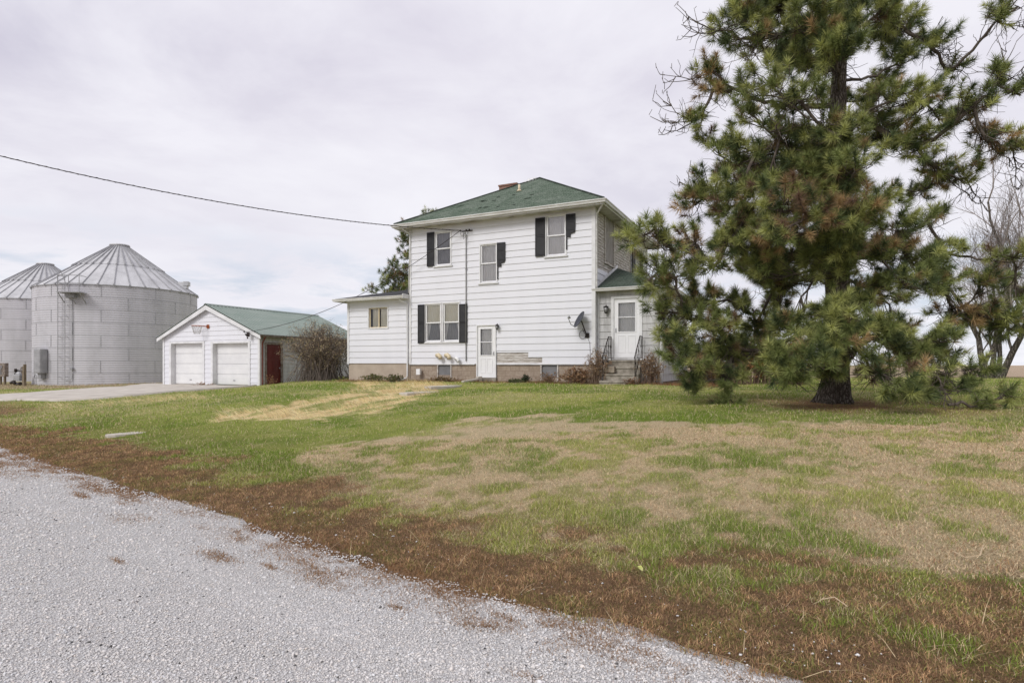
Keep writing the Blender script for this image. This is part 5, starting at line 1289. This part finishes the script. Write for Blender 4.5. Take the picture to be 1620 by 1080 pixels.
def build_pine():
    pine = thing('pine_tree', 'large bushy pine with brown needle clumps, standing on the lawn right of the house', 'pine tree', (PX_, PY_, PG))
    base = np.array([PX_, PY_, PG]); O = lambda p: np.asarray(p) - base
    # trunk
    zt_ = np.array([-.25, 0, .12, .3, .6, 1.0, 2, 3, 4, 5, 6, 7, 8, 9, 10, 11, 12.4]); rt = np.array([.50, .42, .37, .325, .30, .285, .265, .25, .235, .215, .19, .17, .145, .12, .09, .06, .03])
    zz_ = np.linspace(-.25, 12.4, 110); n = 30; V = []
    axis = lambda z: np.array([.05 * np.sin(z * .8) + .008 * z, .06 * np.sin(z * .55 + 1), z])
    for z in zz_:
        r = np.interp(z, zt_, rt); c = axis(z)
        for j in range(n):
            a = 2 * math.pi * j / n; fl = 1 + (.18 * math.sin(5 * a + 1) + .1 * math.sin(8 * a)) * max(0, 1 - max(z, 0) / .55) ** 1.5 + .05 * math.sin(11 * a + z * 1.3) * math.cos(z * 6 + 3 * a) + RNG.normal(0, .018)
            V.append((c[0] + r * fl * math.cos(a), c[1] + r * fl * math.sin(a), z))
    I = np.arange(len(V)).reshape(len(zz_), n); J = np.roll(I, -1, 1)
    npmesh('trunk', V, np.stack([I[:-1], J[:-1], J[1:], I[1:]], -1).reshape(-1, 4), 4, 'pine_bark', pine, smooth=True)
    # clumps to 3-D
    def p3(px, py, dY): Y = PY_ + dY; return np.array([(px - CX) / F * Y, Y, (HY - py) / F * Y + E]) - base
    cl = [(p3(a, b, d), r * PY_ / F, br) for a, b, r, d, br in CL] + [(p3(a, b, d), -.01, 0) for a, b, d in BARE]
    lo = (1480, 644, -2); cl.append((p3(1500, 640, -1.9), -.02, 0)); lowi = len(cl) - 1
    ax_d = lambda p: math.hypot(*(p - axis(np.clip(p[2], 0, 12)))[:2])
    order = sorted(range(len(cl)), key=lambda i: ax_d(cl[i][0])); paths = {}; load = {i: 1. for i in range(len(cl))}; par = {}
    for k, i in enumerate(order):
        p = cl[i][0]; r = ax_d(p); h = p[2]
        s = (.55 - (h - 1.0) * .13)                        # lower limbs droop, upper ones climb
        zs = np.clip(h + s * r * .8, .9, 12.0); tp = axis(zs)
        best = (np.linalg.norm(p - tp) * .9, None, tp)
        for j in order[:k]:
            qd = cl[j][0]
            if cl[j][1] < 0 and j != lowi: continue
            if ax_d(qd) > r - .25: continue
            dd = np.linalg.norm(p - qd); dirp = nz(p - axis(p[2])); dq = nz(qd - axis(qd[2]))
            cost = dd * (1.0 + 1.2 * (1 - max(0, dirp @ dq)))
            if cost < best[0] and dd < 1.7: best = (cost, j, qd)
        par[i] = best[1]
        paths[i] = best[2]
    for i in reversed(order):
        j = par[i]
        if j is not None: load[j] += load[i]
    polys = []; limb = {}
    for i in order:
        p = cl[i][0]; a = paths[i]; L = np.linalg.norm(p - a); sag = np.array([0, 0, -.10 * L if p[2] > 2.5 else .10 * L])
        n = max(6, int(L / .16)); c = curve(a, p, sag, n, .035); r1 = .011 + .009 * math.sqrt(load[i]); r0 = (.016 + .012 * math.sqrt(load[i])) if par[i] is not None else (.022 + .017 * math.sqrt(load[i]))
        if cl[i][1] < 0: r0, r1 = .016, .006
        polys.append((c, np.linspace(r0, r1, n), 6 if r0 > .03 else 5)); limb[i] = c
    shP, shD, shL, shN, shC = [], [], [], [], []
    def shoot(p, d, br, big=1.):
        shP.append(p); shD.append(nz(d)); shL.append(RNG.uniform(.10, .26) * big); shN.append(RNG.uniform(.165, .235) * (.85 + .15 * big))
        u = RNG.random()
        if u < br * .6: c = G_BROWN * RNG.uniform(.6, 1.1)
        elif u < br * .8: c = G_DB
        else:
            v = RNG.random(); c = (G_DARK if v < .25 else (G_MID if v < .65 else G_LITE)) * RNG.uniform(.8, 1.2)
        shC.append(c)
    for i in order:
        p, r, br = cl[i]; c = limb[i]; r = r * .94; br = br if br > .22 else br * .6
        if r < 0:                                            # bare twig spray
            for k in range(5):
                q = p + RNG.normal(0, .16, 3); q[2] += .06; s = c[RNG.integers(len(c) // 2, len(c))]; polys.append((curve(s, q, (0, 0, -.05), 5, .02), np.linspace(.011, .006, 5), 4))
                q2 = q + RNG.normal(0, .07, 3) + np.array([0, 0, .09]); polys.append((curve(q, q2, (0, 0, 0), 3), np.linspace(.007, .006, 3), 4))
            continue
        out = nz(p - axis(p[2])); out[2] = 0; m = max(4, int(15 * (r / .5) ** 1.6 * (1.9 if ax_d(p) < 2.1 and p[0] < .4 else (1.15 if ax_d(p) < 2 else .95))))
        for k in range(m):
            v = RNG.normal(size=3); v /= np.linalg.norm(v); v *= RNG.random() ** .45 * r * np.array([1.1, 1.1, .72]); q = p + v
            jn = int(np.clip(len(c) * RNG.uniform(.35, 1.0), 0, len(c) - 1)); s = c[jn] * .5 + c[-1] * .5 if RNG.random() < .3 else c[jn]
            if np.linalg.norm(q - s) > 2.2 * r: s = c[-1]
            s = c[np.argmin(np.linalg.norm(c - s, axis=1))]
            L = np.linalg.norm(q - s); pth = curve(s, q, (0, 0, -.12 * L), 5, .02); polys.append((pth, np.linspace(.013, .0065, 5), 4))
            dd = nz(pth[-1] - pth[-2]) * .7 + out * .35 + np.array([0, 0, .45]); shoot(pth[-1], dd, br, 1.1)
            for e in range(RNG.integers(1, 3)):
                s0 = pth[RNG.integers(2, 5)]; dv = nz(dd + RNG.normal(0, .75, 3)) ; e1_ = s0 + dv * RNG.uniform(.06, .18); polys.append((np.array([s0, (s0 + e1_) / 2, e1_]), [.008, .007, .006], 3)); shoot(e1_, dv + np.array([0, 0, .3]), br, .9)
    # dead interior twigs
    for _ in range(2600):
        i = order[RNG.integers(0, len(order))]; c = limb[i]; s = c[RNG.integers(0, max(1, int(len(c) * .8)))]; q = s + nz(RNG.normal(size=3) * np.array([1, 1, .7])) * RNG.uniform(.15, .7)
        pth = curve(s, q, (0, 0, RNG.uniform(-.08, .06)), 5, .02); polys.append((pth, np.linspace(.009, .0045, 5), 3))
        if RNG.random() < .5: q2 = pth[3] + nz(RNG.normal(size=3)) * .18; polys.append((curve(pth[3], q2, (0, 0, 0), 3), [.006, .005, .004], 3))
    Vb, Fb = tube_np(polys); npmesh('limbs', Vb, Fb, 4, 'twig_bark', pine, smooth=True)
    Vn, Cn = needles(np.array(shP), np.array(shD), np.array(shL), 115, np.array(shN), np.array(shC), w=.0095)
    npmesh('crown', Vn, np.arange(len(Vn)).reshape(-1, 3), 3, 'needle', pine, col=np.clip(Cn, 0, 1))
    print('pine shoots', len(shP), 'tris', len(Vn) // 3)
build_pine()

# generic pine behind the house
def far_pine(px, Y, h, label, spec, seed):
    rng = np.random.default_rng(seed); X = (px - CX) / F * Y; g = ground(X, Y)
    t = thing('pine_tree', label, 'pine tree', (X, Y, g)); polys = [(np.array([(0, 0, z) for z in np.linspace(-.2, h, 14)]), np.linspace(.24, .03, 14), 10)]
    V, Fc = tube_np(polys); npmesh('trunk', V, Fc, 4, 'pine_bark', t, smooth=True)
    P, D, L, N, C = [], [], [], [], []; polys = []
    for (cx, cy, r) in spec:
        p = np.array([(cx - CX) / F * Y - X, rng.normal(0, .5), (HY - cy) / F * Y + E - g]); zs = p[2] - .35 * abs(p[0]); polys.append((curve((0, 0, zs), p, (0, 0, -.2), 9, .05), np.linspace(.06, .02, 9), 5)); rr = r * Y / F
        for k in range(max(6, int(34 * (rr / .9) ** 2))):
            v = rng.normal(size=3); v *= rng.random() ** .4 * rr / np.linalg.norm(v) * np.array([1, 1, .8]); q = p + v; polys.append((curve(p, q, (0, 0, -.1), 4), np.linspace(.02, .012, 4), 3))
            for e in range(2): P.append(q + rng.normal(0, .1, 3)); D.append(nz(v + np.array([0, 0, .8 * rr]) + rng.normal(0, .3, 3))); L.append(.3); N.append(.26); C.append(G_BROWN * .7 if rng.random() < .15 else (G_DARK if rng.random() < .4 else (G_MID if rng.random() < .7 else G_LITE)))
    V, Fc = tube_np(polys); npmesh('limbs', V, Fc, 4, 'twig_bark', t)
    Vn, Cn = needles(np.array(P), np.array(D), np.array(L), 46, np.array(N), np.array(C), w=.022)
    npmesh('crown', Vn, np.arange(len(Vn)).reshape(-1, 3), 3, 'needle', t, col=np.clip(Cn, 0, 1))
far_pine(662, 42, 10.2, 'tall pine rising behind the annex roof beside the house wall', [(645, 382, 14), (658, 370, 22), (650, 405, 18), (668, 400, 24), (625, 422, 14), (615, 438, 16), (640, 438, 20), (606, 446, 10), (628, 458, 20), (650, 460, 22), (592, 462, 10), (612, 465, 12), (660, 440, 22), (690, 400, 24), (690, 450, 28), (675, 350, 20), (640, 480, 22)], 5)

# bare deciduous trees
def bare_tree(px, Y, h, label, stems, seed, mat='grey_bark', lean=0., spread=.55, depth=5, r0=.17, group=None, name='bare_tree', cat='tree', twigm='grey_twig', gs=None, keep=1.0, minr=.006):
    rng = np.random.default_rng(seed); X = (px - CX) / F * Y; g = ground(X, Y) if gs is None else gs
    t = thing(name, label, cat, (X, Y, g), 0, group); big, small = [], []
    def grow(p, d, L, r, lv):
        n = 6; pts = [p]; dd = d.copy()
        for i in range(n - 1):
            dd = nz(dd + rng.normal(0, .13, 3) + np.array([0, 0, .05])); pts.append(pts[-1] + dd * L / (n - 1))
        pts = np.array(pts); rr = np.linspace(r, r * .62, n); (big if r > .045 else small).append((pts, np.maximum(rr, minr), 8 if r > .06 else (5 if r > .02 else 3)))
        if lv == 0: return
        for k in range(rng.integers(2, 4) + (1 if lv < 3 else 0)):
            f = rng.uniform(.35, 1.0); q = pts[int(f * (n - 1))]; a = rng.normal(size=3); a -= dd * (a @ dd); a = nz(a); nd = nz(dd * (1 - spread * .5) + a * spread * rng.uniform(.6, 1.2) + np.array([0, 0, .12]))
            grow(q, nd, L * rng.uniform(.55, .8), r * rng.uniform(.30, .48), lv - 1)
        grow(pts[-1], nz(dd + rng.normal(0, .15, 3)), L * .75, r * .6, lv - 1)
    for (ox, oy, lx, ly, s) in stems:
        grow(np.array([ox, oy, -.2]), nz(np.array([lx, ly, 1.])), h * .36 * s, r0 * s, depth)
    V, Fc = tube_np(big); npmesh('trunk', V, Fc, 4, mat, t, smooth=True)
    V, Fc = tube_np(small); npmesh('crown', V, Fc, 4, twigm, t)
    return t
gp = 'bare trees at the right beyond the lawn'
bare_tree(1573, 33, 11.5, 'bare tree with three leaning grey trunks at the lawn edge behind the pine', [(-.45, 0, -.04, .05, 1), (0, .15, .02, .1, .85), (.22, -.1, .34, .0, 1.05), (.05, -.1, .18, .1, .8)], 11, group=gp, r0=.17, minr=.0045)
bare_tree(1668, 30, 11, 'bare tree whose branches reach in from the right edge', [(0, 0, -.3, -.1, 1.1), (.2, .1, .1, 0, 1)], 12, group=gp, r0=.17, minr=.0045)
bare_tree(1548, 44, 11, 'farther bare tree with thin trunks in the gap left of the three leaning trunks', [(0, 0, 0, 0, 1), (.5, .2, .12, 0, .8)], 13, group=gp, r0=.15, minr=.0045, depth=4)
# brown thicket behind the pine
def leafy(name, px, Y, w, h, label, cat, seed, nst, nleaf, cols, lsz, mat='red_twig', dp=1.0, mound=.6, z0=0., up=1.0, group=None, stem_r=.012):
    rng = np.random.default_rng(seed); X = (px - CX) / F * Y; g = ground(X, Y); t = thing(name, label, cat, (X, Y, g), 0, group); polys = []; ends = []
    for k in range(nst):
        a = rng.uniform(0, 6.283); rad = rng.random() ** .6; b = np.array([rng.normal(0, .16) * w, rng.normal(0, .16) * w * dp, -.05]); H = h * (1 - mound * rad ** 2) * rng.uniform(.75, 1.05)
        tip = np.array([math.cos(a) * rad * w / 2, math.sin(a) * rad * w / 2 * dp, H]); c = curve(b, tip, (-.12 * tip[0], -.12 * tip[1], .12 * H), 7, .03 * h); polys.append((c, np.linspace(stem_r, stem_r * .4, 7), 4))
        for e in range(5):
            s = c[rng.integers(2, 7)]; q = s + nz(rng.normal(size=3) + np.array([0, 0, .5 * up])) * rng.uniform(.1, .28) * h * .6; q[2] = max(q[2], .02); polys.append((curve(s, q, (0, 0, .0), 4, .01), np.linspace(stem_r * .45, stem_r * .25, 4), 3)); ends.append((s, q))
    V, Fc = tube_np(polys); npmesh('stems', V, Fc, 4, mat, t)
    if nleaf:
        E_ = np.array([e[0] for e in ends]); Q = np.array([e[1] for e in ends]); i = rng.integers(0, len(E_), nleaf); f = rng.random((nleaf, 1)); p = E_[i] * (1 - f) + Q[i] * f + rng.normal(0, .02 * h, (nleaf, 3)); p[:, 2] = np.maximum(p[:, 2], .02)
        a = rng.normal(size=(nleaf, 3)); a /= np.linalg.norm(a, axis=1)[:, None]; b = np.cross(a, rng.normal(size=(nleaf, 3))); b /= np.linalg.norm(b, axis=1)[:, None]; s = lsz * rng.uniform(.6, 1.3, (nleaf, 1))
        V = np.stack([p - a * s, p + b * s * .45, p + a * s, p - b * s * .45], 1).reshape(-1, 3); cc = np.array([lin(c) for c in cols])[rng.integers(0, len(cols), nleaf)] * rng.uniform(.7, 1.25, (nleaf, 1))
        npmesh('leaves', V, np.arange(nleaf * 4).reshape(-1, 4), 4, 'leaf', t, col=np.repeat(np.clip(cc, 0, 1), 4, 0))
    return t
gh = 'autumn shrubs behind the pine'
leafy('shrub', 1165, 23.5, 1.9, 2.0, 'dark reddish brown leafy shrub behind the pine beside the porch', 'shrub', 21, 110, 5200, [(120, 82, 58), (96, 66, 48), (140, 98, 62)], .05, group=gh)
leafy('shrub', 1205, 23.2, 2.1, 2.35, 'taller copper brown shrub between the dark shrub and the golden shrub', 'shrub', 22, 110, 5600, [(164, 112, 72), (130, 88, 58), (150, 120, 66)], .05, group=gh)
leafy('shrub', 1248, 22.6, 2.0, 1.7, 'golden green shrub behind the pine trunk on its left', 'shrub', 23, 110, 6200, [(160, 142, 66), (176, 130, 72), (128, 126, 56), (150, 104, 62)], .05, group=gh)
leafy('shrub', 1120, 24.2, 1.8, 1.5, 'low brown shrub at the right end of the porch wall', 'shrub', 24, 90, 3500, [(120, 88, 62), (100, 74, 52)], .05, group=gh)
leafy('lilac_bush', 508, 28.2, 3.8, 2.75, 'large nearly leafless bush against the garage side wall', 'bush', 31, 420, 15000, [(200, 180, 150), (156, 134, 110), (170, 158, 116), (116, 96, 80)], .030, mat='bush_twig', mound=.45, stem_r=.011)
def vine_stems():
    pass
gw = 'dead weeds beside the porch steps'
def pxY(px, Y): return px
leafy('dead_weeds', 945, 21.2, 1.0, 1.25, 'tall dry brown weeds at the house corner left of the steps', 'weeds', 41, 90, 1600, [(156, 126, 98), (124, 98, 76), (178, 154, 124)], .03, mat='red_twig', mound=.5, group=gw, stem_r=.007)
leafy('dead_weeds', 1030, 20.6, .9, 1.15, 'dry brown weed clump right of the steps under the pine', 'weeds', 42, 90, 1500, [(146, 116, 90), (114, 90, 70), (168, 146, 116)], .03, mat='red_twig', mound=.5, group=gw, stem_r=.007)
leafy('dead_weeds', 912, 21.6, 1.9, .6, 'low tangle of dead brown weeds along the foundation left of the steps', 'weeds', 43, 120, 2600, [(160, 124, 94), (124, 94, 70), (182, 152, 118)], .035, mat='red_twig', mound=.6, group=gw, stem_r=.006, dp=.4)
leafy('dead_weeds', 866, 22.0, 1.0, .38, 'short dry weeds in front of the right basement window', 'weeds', 44, 50, 700, [(170, 140, 108), (130, 100, 76)], .025, mat='red_twig', group=gw, stem_r=.005, dp=.4)
leafy('dead_weeds', 1000, 20.2, .8, .28, 'low dead weeds at the foot of the steps', 'weeds', 45, 40, 500, [(156, 116, 86), (120, 90, 66)], .025, mat='red_twig', group=gw, stem_r=.005, dp=.4)
gs_ = 'small plants along the foundation'
leafy('foundation_shrub', 831.5, 22.7, .42, .30, 'tiny dark evergreen shrub below the bare siding boards', 'shrub', 51, 50, 1500, [(44, 62, 40), (58, 80, 50)], .022, mat='bush_twig', stem_r=.005, group=gs_)
leafy('foundation_plant', 815, 22.4, .9, .16, 'low grey green plants left of the tiny evergreen shrub', 'plant', 52, 60, 1100, [(104, 112, 72), (84, 96, 58)], .03, mat='bush_twig', stem_r=.004, group=gs_)
leafy('foundation_plant', 590, 25.2, 1.2, .36, 'green weedy plants at the annex wall foot', 'plant', 53, 70, 1400, [(110, 118, 70), (84, 98, 54), (140, 124, 90)], .035, mat='bush_twig', stem_r=.005, group=gs_)
leafy('foundation_plant', 625, 24.6, 1.0, .34, 'green weedy plants around the white downspout end', 'plant', 54, 70, 1300, [(98, 108, 62), (78, 92, 50), (140, 124, 90)], .035, mat='bush_twig', stem_r=.005, group=gs_)
leafy('foundation_plant', 700, 24.0, 1.6, .22, 'low dry plants below the left basement window', 'plant', 55, 70, 1200, [(140, 112, 80), (112, 100, 64)], .03, mat='red_twig', stem_r=.004, dp=.4, group=gs_)
leafy('doorway_weeds', 428, 28.6, .8, .5, 'thin dry weeds in front of the red garage door', 'weeds', 56, 16, 130, [(170, 130, 100), (150, 112, 80)], .03, mat='red_twig', stem_r=.005, dp=.5)
leafy('doorway_weeds', 320, 30.0, 1.6, .22, 'low dry weeds between the two white garage doors', 'weeds', 57, 30, 260, [(170, 130, 100), (150, 112, 80)], .03, mat='red_twig', stem_r=.005, dp=.3)
# leaves and litter near the camera
def yellow_leaf(px, py, s, c, lab):
    x, y = hit(px, py); m = MB(); pts = [(0, -s, 0), (s * .55, -s * .4, .01), (s * .5, s * .3, .02), (0, s, .005), (-s * .5, s * .35, .02), (-s * .6, -s * .3, .012)]
    m.poly(pts); o = m.build('fallen_leaf', c, loc=(x, y, ground(x, y) + .05)); o.rotation_euler = (.2, .1, px); tag(o, lab, 'leaf')
simple('leaf_yellow', (.42, .44, .12), (.5, .5, .2), 20, .7); simple('leaf_pale', (.50, .38, .24), (.58, .46, .32), 20, .8)
yellow_leaf(1012, 910, .035, 'leaf_yellow', 'small yellow green leaf lying in the brown weeds')
yellow_leaf(619, 825, .04, 'leaf_pale', 'pale curled leaf on the brown weeds left of centre')
def stick(pts, r, lab, nm='fallen_twig'):
    P = []
    for i, (a, b, h) in enumerate(pts): x, y = hit(a, b); P.append((x, y, ground(x, y) + h))
    m = MB(); o0 = P[0]; m.tube([tuple(np.subtract(p, o0)) for p in P], r, 5); o = m.build(nm, 'leaf_pale', loc=o0); tag(o, lab, 'twig')
stick([(1299, 960, .05), (1320, 967, .09), (1341, 972, .05)], .003, 'pale bent twig lying near the right bottom of the lawn')
stick([(1508, 880, .04), (1528, 888, .03), (1550, 887, .04), (1556, 880, .09)], .003, 'thin white twig curving across the dry grass at far right')
stick([(1490, 716, .05), (1560, 722, .04), (1625, 721, .05)], .0035, 'long thin pale stick on the dry grass at the right edge')

# ================================================================ CAMERA, LIGHT, SKY
cam = bpy.data.cameras.new('camera'); co = bpy.data.objects.new('camera', cam); COL.objects.link(co)
co.location = (0, 0, E); co.rotation_euler = (R(90), 0, 0); cam.sensor_width = 36; cam.lens = 36 * F / 1620; cam.shift_y = (HY - 540) / 1620; cam.clip_end = 5000; cam.clip_start = .05
SC.camera = co
SUN_AZ = math.atan2(-.62, -.78); SUN_EL = R(40)
sd = bpy.data.lights.new('sun', 'SUN'); sd.energy = 2.0; sd.angle = R(22); sd.color = (1, .975, .94)
so = bpy.data.objects.new('sun', sd); COL.objects.link(so)
sv = Vector((math.sin(SUN_AZ) * math.cos(SUN_EL), math.cos(SUN_AZ) * math.cos(SUN_EL), math.sin(SUN_EL))); so.rotation_euler = sv.to_track_quat('Z', 'Y').to_euler(); so.location = (0, -10, 20)
w = bpy.data.worlds.new('World'); SC.world = w; w.use_nodes = True; t = w.node_tree; N = t.nodes; bg = N['Background']
def wn(k, **kw):
    n = N.new(k)
    for a, v in kw.items():
        if a in n.inputs: n.inputs[a].default_value = v
        else: setattr(n, a, v)
    return n
def LK(a, b): t.links.new(a, b)
sky = wn('ShaderNodeTexSky', sky_type='NISHITA', sun_disc=False, sun_elevation=SUN_EL, sun_rotation=SUN_AZ, air_density=1.0, dust_density=1.5)
tc = wn('ShaderNodeTexCoord'); sep = wn('ShaderNodeSeparateXYZ'); LK(tc.outputs['Generated'], sep.inputs[0])
def mth(op, a, b=0.0):
    m = wn('ShaderNodeMath', operation=op)
    for i, v in enumerate((a, b)):
        if isinstance(v, (int, float)): m.inputs[i].default_value = v
        else: LK(v, m.inputs[i])
    return m.outputs[0]
zc = mth('MAXIMUM', sep.outputs[2], 0.0); den = mth('ADD', zc, .10)       # project the direction on a cloud deck
cmb = wn('ShaderNodeCombineXYZ'); LK(mth('DIVIDE', sep.outputs[0], den), cmb.inputs[0]); LK(mth('DIVIDE', sep.outputs[1], den), cmb.inputs[1])
def wnoise(sc, det, off, rough=.55):
    mp = wn('ShaderNodeMapping'); mp.inputs['Location'].default_value = off; LK(cmb.outputs[0], mp.inputs['Vector'])
    n = wn('ShaderNodeTexNoise'); n.inputs['Scale'].default_value = sc; n.inputs['Detail'].default_value = det; n.inputs['Roughness'].default_value = rough; n.inputs['Distortion'].default_value = .3; LK(mp.outputs[0], n.inputs['Vector']); return n.outputs['Fac']
def ramp(f, st):
    r = wn('ShaderNodeValToRGB'); e = r.color_ramp.elements
    while len(e) < len(st): e.new(.5)
    for i, (p, c) in enumerate(st): e[i].position = p; e[i].color = (*((c, c, c) if isinstance(c, (int, float)) else c), 1)
    LK(f, r.inputs['Fac']); return r.outputs['Color']
def mx(f, a, b):
    m = wn('ShaderNodeMix', data_type='RGBA')
    if isinstance(f, (int, float)): m.inputs[0].default_value = f
    else: LK(f, m.inputs[0])
    for v, i in ((a, 6), (b, 7)):
        if isinstance(v, tuple): m.inputs[i].default_value = (*v, 1)
        else: LK(v, m.inputs[i])
    return m.outputs[2]
n1 = wnoise(.55, 5, (3.1, 1.7, 0)); n2 = wnoise(1.5, 6, (7.2, 4.4, 2), .6)
cl = ramp(n1, [(.34, lin((204, 201, 217))), (.5, lin((222, 219, 231))), (.66, lin((240, 239, 246)))])
cl = mx(ramp(n2, [(.42, 0.), (.66, .65)]), cl, lin((244, 243, 250)))
hb = ramp(sep.outputs[2], [(0., 1.), (.15, .5), (.42, 0.)]); cl = mx(hb, cl, lin((243, 243, 249)))
# thin gaps low over the horizon where blue shows
bl = mth('MULTIPLY', ramp(n2, [(.46, 0.), (.62, 1.)]), ramp(sep.outputs[2], [(.015, .3), (.07, 1.), (.13, .8), (.22, 0.)]))
bl2 = mth('MULTIPLY', bl, .6)
skym = mx(1.0, sky.outputs[0], sky.outputs[0])
hs = wn('ShaderNodeVectorMath', operation='SCALE'); hs.inputs['Scale'].default_value = .085; LK(sky.outputs[0], hs.inputs[0])
fin = mx(bl2, cl, mx(.55, hs.outputs[0], lin((196, 214, 240))))
LK(fin, bg.inputs['Color']); bg.inputs['Strength'].default_value = 1.0
SC.view_settings.view_transform = 'Standard'; SC.view_settings.look = 'None'; SC.view_settings.exposure = .05; SC.view_settings.gamma = 1; SC.view_settings.use_curve_mapping = False
SC.render.resolution_x = 1024; SC.render.resolution_y = 682
SC.cycles.max_bounces = 6; SC.cycles.transparent_max_bounces = 12
